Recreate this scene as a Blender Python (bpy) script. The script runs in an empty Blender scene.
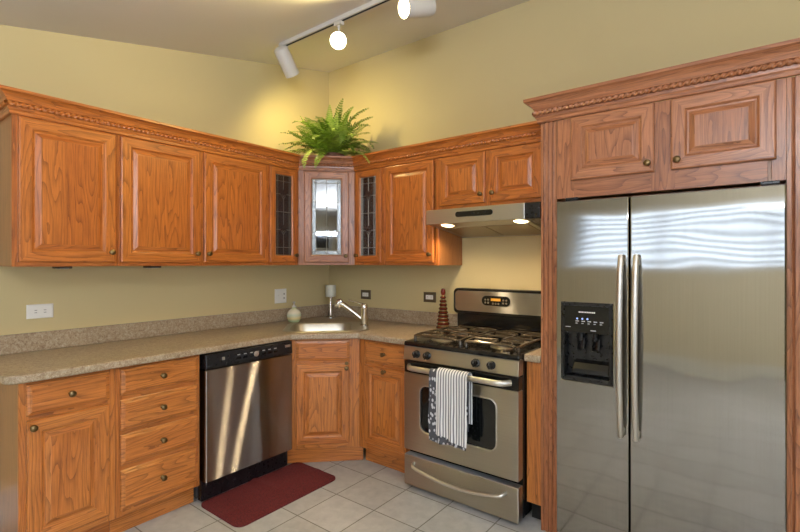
import bpy, math, random
from mathutils import Vector, Matrix
random.seed(7)
S = bpy.context.scene
COL = S.collection

# ------------------------------------------------------------------ camera
cam = bpy.data.cameras.new('camera'); camo = bpy.data.objects.new('camera', cam); COL.objects.link(camo)
cam.sensor_width = 36; cam.lens = 36*465.97/800; cam.shift_y = -3.38/800; cam.clip_start = .02
camo.location = (3.1698, -3.0102, 1.4); camo.rotation_euler = (math.pi/2, 0, math.radians(37.8))
S.camera = camo
# ------------------------------------------------------------------ world, light, exposure
w = bpy.data.worlds.new('world'); S.world = w; w.use_nodes = True
bg = w.node_tree.nodes['Background']; bg.inputs[0].default_value = (.62, .78, 1, 1); bg.inputs[1].default_value = 1.6
S.view_settings.view_transform = 'Standard'; S.view_settings.look = 'None'
S.view_settings.gamma = 1; S.view_settings.use_curve_mapping = False
S.view_settings.exposure = 0.06
S.cycles.use_denoising = True
S.cycles.max_bounces = 8

def area_light(name, loc, target, sx, sy, power, col):
    l = bpy.data.lights.new(name, 'AREA'); l.shape = 'RECTANGLE'; l.size = sx; l.size_y = sy
    l.energy = power; l.color = col
    o = bpy.data.objects.new(name, l); COL.objects.link(o); o.location = loc
    o.rotation_euler = (Vector(target)-Vector(loc)).to_track_quat('-Z', 'Y').to_euler()
    return o
# daylight through the windows behind the camera, plus an added fill bounced off the ceiling
area_light('window_daylight', (2.6, -5.75, 1.8), (2.6, 0, 1.5), 3.2, 1.1, 54, (.80, .92, 1.12))
area_light('side_window_daylight', (5.6, -3.5, 1.6), (0, -3.1, 1.4), 2.2, 1.9, 88, (.80, .93, 1.15))
area_light('ceiling_bounce_fill', (3.6, -3.7, 1.9), (3.5, -3.6, 3), .7, .7, 150, (.84, .94, 1.10))  # added fill aimed up to brighten ceiling and walls, no lamp stands here

# ------------------------------------------------------------------ materials
def new_mat(name):
    m = bpy.data.materials.new(name); m.use_nodes = True
    nt = m.node_tree; nt.nodes.clear()
    out = nt.nodes.new('ShaderNodeOutputMaterial'); b = nt.nodes.new('ShaderNodeBsdfPrincipled')
    nt.links.new(b.outputs[0], out.inputs[0])
    return m, nt, b
def srgb(r, g, b):
    f = lambda c: (c/12.92 if c <= .04045 else ((c+.055)/1.055)**2.4)
    return (f(r/255), f(g/255), f(b/255), 1)
def plain(name, col, rough=.5, metal=0, emit=0, **kw):
    m, nt, b = new_mat(name)
    b.inputs['Base Color'].default_value = srgb(*col); b.inputs['Roughness'].default_value = rough; b.inputs['Metallic'].default_value = metal
    if emit: b.inputs['Emission Color'].default_value = srgb(*col); b.inputs['Emission Strength'].default_value = emit
    for k, v in kw.items(): b.inputs[k.replace('_', ' ')].default_value = v
    # slight procedural roughness / tone variation
    n = nt.nodes.new('ShaderNodeTexNoise'); n.inputs['Scale'].default_value = 60
    tc = nt.nodes.new('ShaderNodeTexCoord'); nt.links.new(tc.outputs['Object'], n.inputs['Vector'])
    mr = nt.nodes.new('ShaderNodeMapRange'); mr.inputs[3].default_value = rough*.9; mr.inputs[4].default_value = min(1, rough*1.1)
    nt.links.new(n.outputs[0], mr.inputs[0]); nt.links.new(mr.outputs[0], b.inputs['Roughness'])
    return m
def ramp(nt, stops, interp='LINEAR'):
    r = nt.nodes.new('ShaderNodeValToRGB'); cr = r.color_ramp; cr.interpolation = interp
    while len(cr.elements) < len(stops): cr.elements.new(.5)
    for e, (p, c) in zip(cr.elements, stops): e.position = p; e.color = c
    return r
def mapping(nt, src, scale, rot=(0, 0, 0)):
    mp = nt.nodes.new('ShaderNodeMapping'); mp.inputs['Scale'].default_value = scale; mp.inputs['Rotation'].default_value = rot
    nt.links.new(src, mp.inputs['Vector']); return mp.outputs[0]
def noise(nt, vec, scale, detail=3, rough=.55, dist=0):
    n = nt.nodes.new('ShaderNodeTexNoise'); n.inputs['Scale'].default_value = scale; n.inputs['Detail'].default_value = detail
    n.inputs['Roughness'].default_value = rough; n.inputs['Distortion'].default_value = dist
    nt.links.new(vec, n.inputs['Vector']); return n.outputs[0]
def math_(nt, op, a, b=None):
    m = nt.nodes.new('ShaderNodeMath'); m.operation = op
    for i, v in enumerate((a, b)):
        if v is None: continue
        if isinstance(v, (int, float)): m.inputs[i].default_value = v
        else: nt.links.new(v, m.inputs[i])
    return m.outputs[0]
def mixc(nt, fac, a, b, mode='MIX'):
    m = nt.nodes.new('ShaderNodeMix'); m.data_type = 'RGBA'; m.blend_type = mode
    for i, v in ((0, fac), (6, a), (7, b)):
        if isinstance(v, (int, float)): m.inputs[i].default_value = v
        elif isinstance(v, tuple): m.inputs[i].default_value = v
        else: nt.links.new(v, m.inputs[i])
    return m.outputs[2]
def bump(nt, b, h, strength=.1, dist=.002):
    bp = nt.nodes.new('ShaderNodeBump'); bp.inputs['Strength'].default_value = strength; bp.inputs['Distance'].default_value = dist
    nt.links.new(h, bp.inputs['Height']); nt.links.new(bp.outputs[0], b.inputs['Normal'])

def oak(name, light, mid, dark, rings=9.0, contrast=1.0):
    m, nt, b = new_mat(name)
    uv = nt.nodes.new('ShaderNodeUVMap').outputs[0]
    n1 = noise(nt, mapping(nt, uv, (7.5, .8, 1)), 1.0, 2.2, .5)
    wob = noise(nt, mapping(nt, uv, (60, 16, 1)), 1.0, 2, .6)
    band = math_(nt, 'FRACT', math_(nt, 'ADD', math_(nt, 'MULTIPLY', n1, rings*2.0), math_(nt, 'MULTIPLY', wob, .30)))
    line = math_(nt, 'POWER', band, 4.0)                      # soft early wood, sharp late-wood edge
    pores = noise(nt, mapping(nt, uv, (420, 14, 1)), 1.0, 2, .6)
    fine = noise(nt, mapping(nt, uv, (120, 4, 1)), 1.0, 3, .65)
    tone = noise(nt, mapping(nt, uv, (2.6, .4, 1)), 1.0, 2, .5)
    rp = ramp(nt, [(.25, mid), (.75, light)]); nt.links.new(tone, rp.inputs[0])
    rf = ramp(nt, [(.32, (.62, .55, .48, 1)), (.66, (1.10, 1.08, 1.06, 1))]); nt.links.new(fine, rf.inputs[0])
    c = mixc(nt, .8*contrast, rp.outputs[0], rf.outputs[0], 'MULTIPLY')
    c = mixc(nt, math_(nt, 'MULTIPLY', line, .60*contrast), c, dark)
    rp2 = ramp(nt, [(.32, (1, 1, 1, 1)), (.46, (0, 0, 0, 1))]); nt.links.new(pores, rp2.inputs[0])
    pf = math_(nt, 'MULTIPLY', rp2.outputs[0], math_(nt, 'ADD', math_(nt, 'MULTIPLY', line, .7), .26))
    c = mixc(nt, math_(nt, 'MULTIPLY', pf, .85*contrast), c, dark)
    nt.links.new(c, b.inputs['Base Color'])
    b.inputs['Roughness'].default_value = .33; b.inputs['Coat Weight'].default_value = .25; b.inputs['Coat Roughness'].default_value = .2
    bump(nt, b, fine, .06, .001)
    return m
OAK = oak('oak_honey', srgb(212, 130, 57), srgb(190, 104, 40), srgb(100, 47, 15), 8.5)
OAKB = oak('oak_base', srgb(212, 136, 66), srgb(188, 110, 48), srgb(90, 44, 15), 9.5)
OAKR = oak('oak_daylight_tint', srgb(194, 132, 92), srgb(168, 104, 64), srgb(76, 39, 22), 10)  # same oak, with the rosy cast of daylight put into its colour
OAKPLAIN = oak('oak_side', srgb(176, 118, 66), srgb(158, 100, 52), srgb(110, 64, 30), 5, .5)
OAKIN = oak('oak_inside', srgb(150, 104, 64), srgb(130, 88, 52), srgb(90, 55, 30), 5, .6)

def paint(name, col, var=.04):
    m, nt, b = new_mat(name)
    tc = nt.nodes.new('ShaderNodeTexCoord').outputs['Object']
    n = noise(nt, tc, 1.4, 2)
    c = srgb(*col); d = tuple(x*(1-var) for x in c[:3])+(1,)
    r = ramp(nt, [(.3, d), (.7, c)]); nt.links.new(n, r.inputs[0]); nt.links.new(r.outputs[0], b.inputs['Base Color'])
    b.inputs['Roughness'].default_value = .75
    bump(nt, b, noise(nt, tc, 260, 2), .06, .0006)
    return m
WALL = paint('wall_paint', (206, 187, 138)); CEIL = paint('ceiling_paint', (222, 215, 204)); TRIM = paint('trim_paint', (226, 222, 210), .02)

def tile():
    m, nt, b = new_mat('floor_tile')
    g = nt.nodes.new('ShaderNodeNewGeometry').outputs['Position']
    mp = nt.nodes.new('ShaderNodeMapping'); mp.inputs['Location'].default_value = (-.24/.3, .12/.3, 0); mp.inputs['Scale'].default_value = (1/.3, 1/.3, 1)
    nt.links.new(g, mp.inputs['Vector'])
    br = nt.nodes.new('ShaderNodeTexBrick'); br.offset = 0; br.squash = 1
    br.inputs['Scale'].default_value = 1; br.inputs['Brick Width'].default_value = 1; br.inputs['Row Height'].default_value = 1
    br.inputs['Mortar Size'].default_value = .012; br.inputs['Mortar Smooth'].default_value = .1; br.inputs['Bias'].default_value = 0
    br.inputs['Color1'].default_value = srgb(190, 188, 186); br.inputs['Color2'].default_value = srgb(179, 177, 174); br.inputs['Mortar'].default_value = srgb(120, 114, 106)
    nt.links.new(mp.outputs[0], br.inputs['Vector'])
    n = noise(nt, g, 16, 5, .6, .4); r = ramp(nt, [(.3, (.84, .84, .83, 1)), (.7, (1.06, 1.05, 1.03, 1))]); nt.links.new(n, r.inputs[0])
    nt.links.new(mixc(nt, 1.0, br.outputs[0], r.outputs[0], 'MULTIPLY'), b.inputs['Base Color'])
    b.inputs['Roughness'].default_value = .38
    inv = math_(nt, 'SUBTRACT', 1.0, br.outputs['Fac']); bump(nt, b, inv, .5, .003)
    return m
TILE = tile()

def laminate():
    m, nt, b = new_mat('counter_laminate')
    tc = nt.nodes.new('ShaderNodeNewGeometry').outputs['Position']
    n1 = noise(nt, tc, 170, 4, .65); n2 = noise(nt, tc, 75, 4, .6, .6); n3 = noise(nt, tc, 6, 2)
    r1 = ramp(nt, [(.32, srgb(108, 88, 68)), (.46, srgb(164, 142, 114)), (.58, srgb(182, 164, 138)), (.70, srgb(204, 192, 172))]); nt.links.new(n1, r1.inputs[0])
    r2 = ramp(nt, [(.36, srgb(124, 92, 68)), (.5, srgb(168, 148, 122)), (.64, srgb(190, 178, 158))]); nt.links.new(n2, r2.inputs[0])
    c = mixc(nt, .5, r1.outputs[0], r2.outputs[0]); r3 = ramp(nt, [(.3, (.92, .9, .88, 1)), (.7, (1.04, 1.04, 1.04, 1))]); nt.links.new(n3, r3.inputs[0])
    nt.links.new(mixc(nt, 1, c, r3.outputs[0], 'MULTIPLY'), b.inputs['Base Color'])
    b.inputs['Roughness'].default_value = .36
    return m
LAM = laminate()

def steel(name, col=(198, 192, 182), rough=.28, aniso=.8, rot=0.0, lines=(500, 500, 3), wave=0.0, wscale=(1, 1, 1)):
    m, nt, b = new_mat(name)
    tc = nt.nodes.new('ShaderNodeTexCoord').outputs['Object']
    n = noise(nt, mapping(nt, tc, lines), 1, 2)
    r = ramp(nt, [(.3, tuple(x*.93 for x in srgb(*col)[:3])+(1,)), (.7, srgb(*col))]); nt.links.new(n, r.inputs[0])
    nt.links.new(r.outputs[0], b.inputs['Base Color'])
    b.inputs['Metallic'].default_value = 1; b.inputs['Roughness'].default_value = rough; b.inputs['Anisotropic'].default_value = aniso
    b.inputs['Anisotropic Rotation'].default_value = rot
    t = nt.nodes.new('ShaderNodeTangent'); t.direction_type = 'UV_MAP'
    nt.links.new(t.outputs[0], b.inputs['Tangent'])
    if wave:
        wv = noise(nt, mapping(nt, tc, wscale), 1, 1); bump(nt, b, wv, 1.0, wave)
    return m
STEEL_F = steel('fridge_steel', (163, 160, 154), .082, .85, 0.0, (420, 420, 2), .0045, (2.4, 1, 3.0))
def brushed(name, col, rough, aniso, lines):
    # horizontally brushed steel: reflections stay sharp sideways and smear up and down
    m, nt, b = new_mat(name); g = nt.nodes.new('ShaderNodeBsdfAnisotropic')
    tc = nt.nodes.new('ShaderNodeTexCoord').outputs['Object']
    r = ramp(nt, [(.3, tuple(x*.92 for x in srgb(*col)[:3])+(1,)), (.7, srgb(*col))]); nt.links.new(noise(nt, mapping(nt, tc, lines), 1, 2), r.inputs[0])
    nt.links.new(r.outputs[0], g.inputs['Color']); g.inputs['Roughness'].default_value = rough; g.inputs['Anisotropy'].default_value = aniso
    t = nt.nodes.new('ShaderNodeTangent'); t.direction_type = 'UV_MAP'; nt.links.new(t.outputs[0], g.inputs['Tangent'])
    out = [n for n in nt.nodes if n.type == 'OUTPUT_MATERIAL'][0]; nt.links.new(g.outputs[0], out.inputs[0]); nt.nodes.remove(b)
    return m
STEEL_D = brushed('dishwasher_steel', (198, 190, 180), .245, .935, (2, 2, 420))
STEEL_R = brushed('range_steel', (190, 185, 178), .34, .72, (2, 420, 420))
STEEL_H = steel('hood_steel', (196, 193, 188), .30, .5, 0.25, (2, 300, 420))
CHROME = plain('chrome', (225, 222, 216), .10, 1)
SATIN = plain('satin_nickel', (214, 210, 203), .38, 1)
SINKST = plain('sink_steel', (204, 198, 186), .36, 1)
BRONZE = plain('antique_brass', (120, 98, 66), .30, 1)
BLACK = plain('black_enamel', (16, 16, 17), .16)
BLACKP = plain('black_plastic', (20, 20, 22), .28)
DARK = plain('shadow_gap', (20, 17, 14), .8)
GREYB = plain('fridge_body_grey', (70, 70, 72), .5)
OVENGLASS = plain('oven_glass', (18, 20, 20), .07)
IRON = plain('cast_iron', (104, 92, 74), .24, .6, Specular_IOR_Level=.8)
ALU = plain('burner_aluminium', (168, 158, 140), .38, 1)
WHITEP = plain('white_plastic', (236, 232, 222), .4)
IVORY = plain('ivory_slot', (120, 112, 100), .6)
PEWTER = plain('pewter_plate', (120, 108, 90), .38, .9)
TRACKW = plain('track_white', (206, 198, 186), .45)
RUGM = None
def glass_thin(name, tint, mixfac, rough=.03, bumpy=0):
    m = bpy.data.materials.new(name); m.use_nodes = True; nt = m.node_tree; nt.nodes.clear()
    out = nt.nodes.new('ShaderNodeOutputMaterial'); mx = nt.nodes.new('ShaderNodeMixShader')
    t = nt.nodes.new('ShaderNodeBsdfTransparent'); t.inputs[0].default_value = tint
    g = nt.nodes.new('ShaderNodeBsdfGlossy'); g.inputs['Roughness'].default_value = rough
    fr = nt.nodes.new('ShaderNodeFresnel'); fr.inputs[0].default_value = 1.5
    f = math_(nt, 'ADD', fr.outputs[0], mixfac)
    nt.links.new(f, mx.inputs[0]); nt.links.new(t.outputs[0], mx.inputs[1]); nt.links.new(g.outputs[0], mx.inputs[2]); nt.links.new(mx.outputs[0], out.inputs[0])
    if bumpy:
        tc = nt.nodes.new('ShaderNodeTexCoord').outputs['Object']; bp = nt.nodes.new('ShaderNodeBump'); bp.inputs['Distance'].default_value = bumpy; bp.inputs['Strength'].default_value = 1
        nt.links.new(noise(nt, tc, 90, 1), bp.inputs['Height']); nt.links.new(bp.outputs[0], g.inputs['Normal'])
    return m
GLASS_WIN = glass_thin('window_glass', (.97, .98, .98, 1), .02)
GLASS_CORNER = glass_thin('leaded_clear_glass', (.62, .64, .64, 1), .22)
GLASS_BEVEL = glass_thin('leaded_textured_glass', (.56, .60, .58, 1), .17, .25, .002)
GLASS_DARK = glass_thin('leaded_seeded_glass', (.36, .37, .36, 1), .07, .2, .002)
FROST = plain('frosted_glass', (238, 236, 218), .5, 0, Transmission_Weight=.25)
LEAD = plain('lead_came', (150, 142, 128), .35, .8)
def emitter(name, col, strength):
    m, nt, b = new_mat(name); b.inputs['Base Color'].default_value = srgb(*col)
    b.inputs['Emission Color'].default_value = srgb(*col); b.inputs['Emission Strength'].default_value = strength
    n = noise(nt, nt.nodes.new('ShaderNodeTexCoord').outputs['Object'], 40, 1); r = ramp(nt, [(0, (.95,)*3+(1,)), (1, (1, 1, 1, 1))])
    nt.links.new(n, r.inputs[0]); nt.links.new(mixc(nt, 1, r.outputs[0], srgb(*col), 'MULTIPLY'), b.inputs['Emission Color'])
    return m
BULB = emitter('lamp_bulb', (255, 236, 190), 22)
HOODBULB = emitter('hood_bulb', (255, 226, 165), 9)
LED_O = emitter('clock_digits', (200, 140, 45), .45)
LED_B = emitter('dispenser_led', (150, 170, 235), .8)
PRINT = plain('panel_print', (190, 190, 190), .6)

# ------------------------------------------------------------------ mesh builder
class MB:
    def __init__(s, T=None): s.v = []; s.f = []; s.uv = []; s.mi = []; s.sm = []; s.T = T
    def face(s, pts, grain=(0, 0, 1), off=(0, 0), mi=0, smooth=False):
        P = [Vector(p) for p in pts]
        n = Vector((0, 0, 0))
        for i in range(len(P)):
            a, b = P[i], P[(i+1) % len(P)]
            n += Vector(((a.y-b.y)*(a.z+b.z), (a.z-b.z)*(a.x+b.x), (a.x-b.x)*(a.y+b.y)))
        if n.length < 1e-12: n = Vector((0, 0, 1))
        n.normalize(); g = Vector(grain).normalized(); t = n.cross(g)
        if t.length < .3:
            t = n.orthogonal().normalized(); g2 = n.cross(t)
        else: t.normalize(); g2 = g
        i0 = len(s.v); s.v += [tuple(p) for p in P]; s.f.append(tuple(range(i0, i0+len(P))))
        s.uv.append([(p.dot(t)+off[0], p.dot(g2)+off[1]) for p in P]); s.mi.append(mi); s.sm.append(smooth)
    def box(s, x0, x1, y0, y1, z0, z1, grain='z', mi=0):
        g = {'x': (1, 0, 0), 'y': (0, 1, 0), 'z': (0, 0, 1)}[grain]; o = (random.random()*9, random.random()*9)
        a = [(x0, y0, z0), (x1, y0, z0), (x1, y1, z0), (x0, y1, z0), (x0, y0, z1), (x1, y0, z1), (x1, y1, z1), (x0, y1, z1)]
        for q in ((0, 3, 2, 1), (4, 5, 6, 7), (0, 1, 5, 4), (1, 2, 6, 5), (2, 3, 7, 6), (3, 0, 4, 7)): s.face([a[i] for i in q], g, o, mi)
        return s
    def panel(s, x0, x1, z0, z1, prof, grain='z', cap=True, back=True, mi=0):
        # nested rectangular rings facing -y: prof = [(inset, y), ...] from the back outer edge to the centre
        rings = [[(x0+i, y, z0+i), (x1-i, y, z0+i), (x1-i, y, z1-i), (x0+i, y, z1-i)] for i, y in prof]
        gs = [(1, 0, 0), (0, 0, 1), (1, 0, 0), (0, 0, 1)]
        if grain == 'x': gs = [(1, 0, 0)]*4
        offs = [(random.random()*9, random.random()*9) for _ in range(4)]; co = (random.random()*9, random.random()*9)
        for a, b in zip(rings, rings[1:]):
            for k in range(4):
                k2 = (k+1) % 4; s.face([a[k], a[k2], b[k2], b[k]], gs[k], offs[k], mi)
        if cap: s.face(rings[-1], (0, 0, 1) if grain == 'z' else (1, 0, 0), co, mi)
        if back: s.face(rings[0][::-1], (0, 0, 1), co, mi)
        return s
    def prism(s, poly, z0, z1, grain=(0, 0, 1), mi=0, ax='z', smooth=False):
        # poly in plan (x,y), extruded in z; ax 'x': poly=(y,z) extruded in x; ax 'y': poly=(x,z) extruded along y
        o = (random.random()*9, random.random()*9)
        m = {'z': lambda p, t: (p[0], p[1], t), 'x': lambda p, t: (t, p[0], p[1]), 'y': lambda p, t: (p[0], t, p[1])}[ax]
        A = [m(p, z0) for p in poly]; B = [m(p, z1) for p in poly]; n = len(poly)
        ar = sum(poly[i][0]*poly[(i+1) % n][1]-poly[(i+1) % n][0]*poly[i][1] for i in range(n))
        flip = (ar < 0) != (ax == 'y')
        F = lambda q, sm=False: s.face(q[::-1] if flip else q, grain, o, mi, sm)
        F(A[::-1]); F(B)
        for i in range(n):
            j = (i+1) % n; F([A[i], A[j], B[j], B[i]], smooth)
        return s
    def grid(s, rows, closed=False, smooth=True, mi=0, grain=(0, 0, 1)):
        # welded grid of points rows[i][j]
        i0 = len(s.v); n = len(rows[0]); o = (random.random()*5, random.random()*5)
        for r in rows: s.v += [tuple(p) for p in r]
        for i in range(len(rows)-1):
            for j in range(n if closed else n-1):
                k = (j+1) % n
                s.f.append((i0+i*n+j, i0+i*n+k, i0+(i+1)*n+k, i0+(i+1)*n+j))
                s.uv.append([(j/n+o[0], i*.05+o[1]), ((j+1)/n+o[0], i*.05+o[1]), ((j+1)/n+o[0], (i+1)*.05+o[1]), (j/n+o[0], (i+1)*.05+o[1])])
                s.mi.append(mi); s.sm.append(smooth)
        return i0, n
    def cap(s, i0, n, row, rev=False, mi=0):
        idx = [i0+row*n+j for j in range(n)]; s.f.append(tuple(idx[::-1] if rev else idx)); s.uv.append([(0, 0)]*n); s.mi.append(mi); s.sm.append(False)
    def lathe(s, prof, c=(0, 0, 0), axis=(0, 0, 1), seg=20, mi=0, caps=True):
        R = Vector((0, 0, 1)).rotation_difference(Vector(axis).normalized()).to_matrix(); C = Vector(c)
        rows = [[C+R @ Vector((r*math.cos(2*math.pi*k/seg), r*math.sin(2*math.pi*k/seg), h)) for k in range(seg)] for r, h in prof]
        i0, n = s.grid(rows, True, True, mi)
        if caps:
            if prof[0][0] > 1e-5: s.cap(i0, n, 0, True, mi)
            if prof[-1][0] > 1e-5: s.cap(i0, n, len(rows)-1, False, mi)
        return s
    def tube(s, pts, r, seg=10, mi=0, closed=False, sq=1.0):
        P = [Vector(p) for p in pts]; rows = []; N = len(P)
        up = None
        for i in range(N):
            d = (P[(i+1) % N]-P[i-1]) if closed else (P[min(i+1, N-1)]-P[max(i-1, 0)])
            d.normalize()
            if up is None: up = d.orthogonal().normalized() if abs(d.z) > .9 else (Vector((0, 0, 1))-d*d.z).normalized()
            else: up = (up-d*up.dot(d)).normalized()
            sd = d.cross(up); rr = r[i] if isinstance(r, (list, tuple)) else r
            rows.append([P[i]+up*math.cos(2*math.pi*k/seg)*rr*sq+sd*math.sin(2*math.pi*k/seg)*rr for k in range(seg)])
        if closed: rows.append(rows[0])
        i0, n = s.grid([[p for p in row[::-1]] for row in rows], True, True, mi)
        if not closed: s.cap(i0, n, 0, True, mi); s.cap(i0, n, N-1, False, mi)
        return s
    def build(s, name, mats, parent=None, bevel=0, seg=2, **props):
        me = bpy.data.meshes.new(name); me.from_pydata([(Vector(v) if s.T is None else s.T @ Vector(v))[:] for v in s.v], [], s.f)
        ul = me.uv_layers.new(name='UVMap'); k = 0; flat = [c for u in s.uv for c in u]
        for i, c in enumerate(flat): ul.data[i].uv = c
        for m in (mats if isinstance(mats, (list, tuple)) else [mats]): me.materials.append(m)
        me.polygons.foreach_set('material_index', s.mi); me.polygons.foreach_set('use_smooth', s.sm)
        import bmesh
        bm = bmesh.new(); bm.from_mesh(me); bmesh.ops.remove_doubles(bm, verts=bm.verts, dist=1e-5); bm.to_mesh(me); bm.free()
        if any(s.sm): me.set_sharp_from_angle(angle=math.radians(42))
        o = bpy.data.objects.new(name, me); COL.objects.link(o); o.parent = parent
        if bevel:
            b = o.modifiers.new('bevel', 'BEVEL'); b.width = bevel; b.segments = seg; b.limit_method = 'ANGLE'; b.angle_limit = math.radians(50); b.use_clamp_overlap = True
        for kk, vv in props.items(): o[kk] = vv
        return o
def thing(name, label, cat, loc=(0, 0, 0), rz=0, group=None):
    o = bpy.data.objects.new(name, None); COL.objects.link(o); o.location = loc; o.rotation_euler = (0, 0, math.radians(rz)); o.empty_display_size = .1
    o['label'] = label; o['category'] = cat
    if group: o['group'] = group
    return o
def tag(o, label, cat, group=None):
    o['label'] = label; o['category'] = cat
    if group: o['group'] = group
    return o
def structure(o): o['kind'] = 'structure'; return o
def move(o, loc, rz=0): o.location = loc; o.rotation_euler = (0, 0, math.radians(rz)); return o
R2 = math.sqrt(2)

# ------------------------------------------------------------------ setting
def ceil_z(y): return max(2.44, 3.163+.215*y)
XR, YB = 5.4, -5.4
structure(MB().box(-.1, XR+.1, YB-.1, .1, -.1, 0).build('floor', TILE))
ye = (2.44-3.163)/.215
wl = MB().prism([(0.05, 0), (0.05, 3.3), (0, 3.163+.01), (ye, 2.45), (YB-.05, 2.45), (YB-.05, 0)], -.1, 0, ax='x')
structure(wl.build('wall_left', WALL))
structure(MB().box(-.1, XR+.1, 0, .1, 0, 3.3).build('wall_right', WALL))
cl = MB().prism([(.1, 3.163+.0215), (ye, 2.44), (YB-.1, 2.44), (YB-.1, 2.54), (ye, 2.54), (.1, 3.3)], -.1, XR+.1, ax='x')
structure(cl.build('ceiling', CEIL))
# back wall with a wide window
WX0, WX1, WZ0, WZ1 = .9, 4.4, 1.30, 2.14
b = MB()
b.box(-.1, WX0, YB-.1, YB, 0, 2.5); b.box(WX1, 4.72, YB-.1, YB, 0, 2.5); b.box(5.28, XR+.1, YB-.1, YB, 0, 2.5); b.box(4.72, 5.28, YB-.1, YB, 0, 1.3); b.box(4.72, 5.28, YB-.1, YB, 2.1, 2.5); b.box(WX0, WX1, YB-.1, YB, 0, WZ0); b.box(WX0, WX1, YB-.1, YB, WZ1, 2.5)
b2w = b; structure(b.build('wall_back', paint('back_wall_paint', (222, 210, 182))))
fr = MB()
for x in (WX0, (WX0*2+WX1)/3, (WX0+WX1*2)/3, WX1-.06): fr.box(x, x+.06, YB-.08, YB+.012, WZ0, WZ1)
fr.box(WX0, WX1, YB-.08, YB+.012, WZ0, WZ0+.06); fr.box(WX0, WX1, YB-.08, YB+.012, WZ1-.06, WZ1)
fw = structure(fr.build('window_1', TRIM))
structure(MB().box(WX0+.05, WX1-.05, YB-.06, YB-.055, WZ0+.05, WZ1-.05).build('window_pane', GLASS_WIN, fw))
fr = MB(); fr.box(4.72, 4.77, YB-.08, YB+.012, 1.3, 2.1); fr.box(5.23, 5.28, YB-.08, YB+.012, 1.3, 2.1); fr.box(4.77, 5.23, YB-.08, YB+.012, 1.3, 1.35); fr.box(4.77, 5.23, YB-.08, YB+.012, 2.05, 2.1); fr.box(4.77, 5.23, YB-.07, YB-.02, 1.68, 1.72)
fw = structure(fr.build('window_2', TRIM)); structure(MB().box(4.76, 5.24, YB-.06, YB-.055, 1.34, 2.06).build('window_pane', GLASS_WIN, fw))
bl = thing('window_blind', 'white horizontal slat blind on the window behind the camera', 'blind', (0, 0, 0))
sl = MB(); z = WZ0+.09
while z < WZ1-.08: sl.prism([(YB+.02, z), (YB+.065, z+.038), (YB+.065, z+.041), (YB+.02, z+.003)], WX0+.02, WX1-.02, ax='x'); z += .085
sl.build('slat', plain('blind_slat', (172, 172, 170), .6), bl); MB().box(WX0+.01, WX1-.01, YB+.012, YB+.075, WZ1-.07, WZ1).build('headrail', WHITEP, bl)
# right-hand far wall with a glazed patio door
PY0, PY1, PZ1 = -4.6, -2.4, 2.1
b = MB(); b.box(XR, XR+.1, YB-.1, PY0, 0, 2.5); b.box(XR, XR+.1, PY0, PY1, PZ1, 3.3); b.box(XR, XR+.1, PY1, .1, 0, 3.3); b.box(XR, XR+.1, YB-.1, PY0, 2.4, 3.3)
structure(b.build('wall_far_right', WALL))
fr = MB()
for y in (PY0, (PY0+PY1)/2-.05, PY1-.08): fr.box(XR-.01, XR+.09, y, y+.08, 0, PZ1)
fr.box(XR-.01, XR+.09, PY0, PY1, 0, .1); fr.box(XR-.01, XR+.09, PY0, PY1, PZ1-.09, PZ1)
fw = structure(fr.build('door_1', TRIM)); structure(MB().box(XR+.04, XR+.046, PY0+.07, PY1-.07, .09, PZ1-.08).build('door_pane', GLASS_WIN, fw))
structure(MB().box(0, .014, YB, -2.43, 0, .20).build('baseboard_left', TRIM, bevel=.004))
structure(MB().box(0, XR, YB, YB+.014, 0, .14).build('baseboard_back', TRIM, bevel=.004))
structure(MB().box(3.36, XR, -.014, 0, 0, .12).build('baseboard_right', TRIM, bevel=.004))

# ------------------------------------------------------------------ cabinet parts (local frame: wall at y=0, front towards -y, x to the viewer's right)
def knob(parent, x, y, z, mat=None):
    m = MB(); m.lathe([(.011, 0), (.010, .003), (.005, .006), (.0055, .014), (.0125, .018), (.0155, .023), (.014, .028), (.008, .031), (.0001, .032)], (x, y, z), (0, -1, 0), 16)
    return m.build('knob', mat or BRONZE, parent)
def raised_prof(y):   # y = face-frame front; returns profile of a raised-panel door
    f = y-.019
    return [(0, y-.0005), (0, f+.006), (.0025, f+.002), (.007, f), (.052, f), (.055, f+.0015), (.058, f+.006), (.062, f+.010), (.068, f+.0105), (.0705, f+.0095), (.088, f+.0012), (.091, f+.0005)]
def door(parent, x0, x1, z0, z1, y, kn=None, mat=OAK):
    d = MB().panel(x0, x1, z0, z1, raised_prof(y)).build('door', mat, parent)
    if kn: knob(d, kn[0], y-.019, kn[1])
    return d
def drawer(parent, x0, x1, z0, z1, y, mat=OAKB, kn=True):
    f = y-.019
    d = MB().panel(x0, x1, z0, z1, [(0, y-.0005), (0, f+.010), (.003, f+.007), (.012, f+.0045), (.015, f+.0015), (.019, f)], 'x').build('drawer', mat, parent)
    if kn: knob(d, (x0+x1)/2, f, (z0+z1)/2)
    return d
def frame(parent, x0, x1, z0, z1, d, stiles, rails, mat):
    m = MB(); t = .019
    for a, b in stiles: m.box(a, b, -d, -d+t, z0, z1, 'z')
    for a, b, c, e in rails: m.box(a, b, -d+.0004, -d+t, c, e, 'x')
    return m.build('face_frame', mat, parent, bevel=.001, seg=1)

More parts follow.
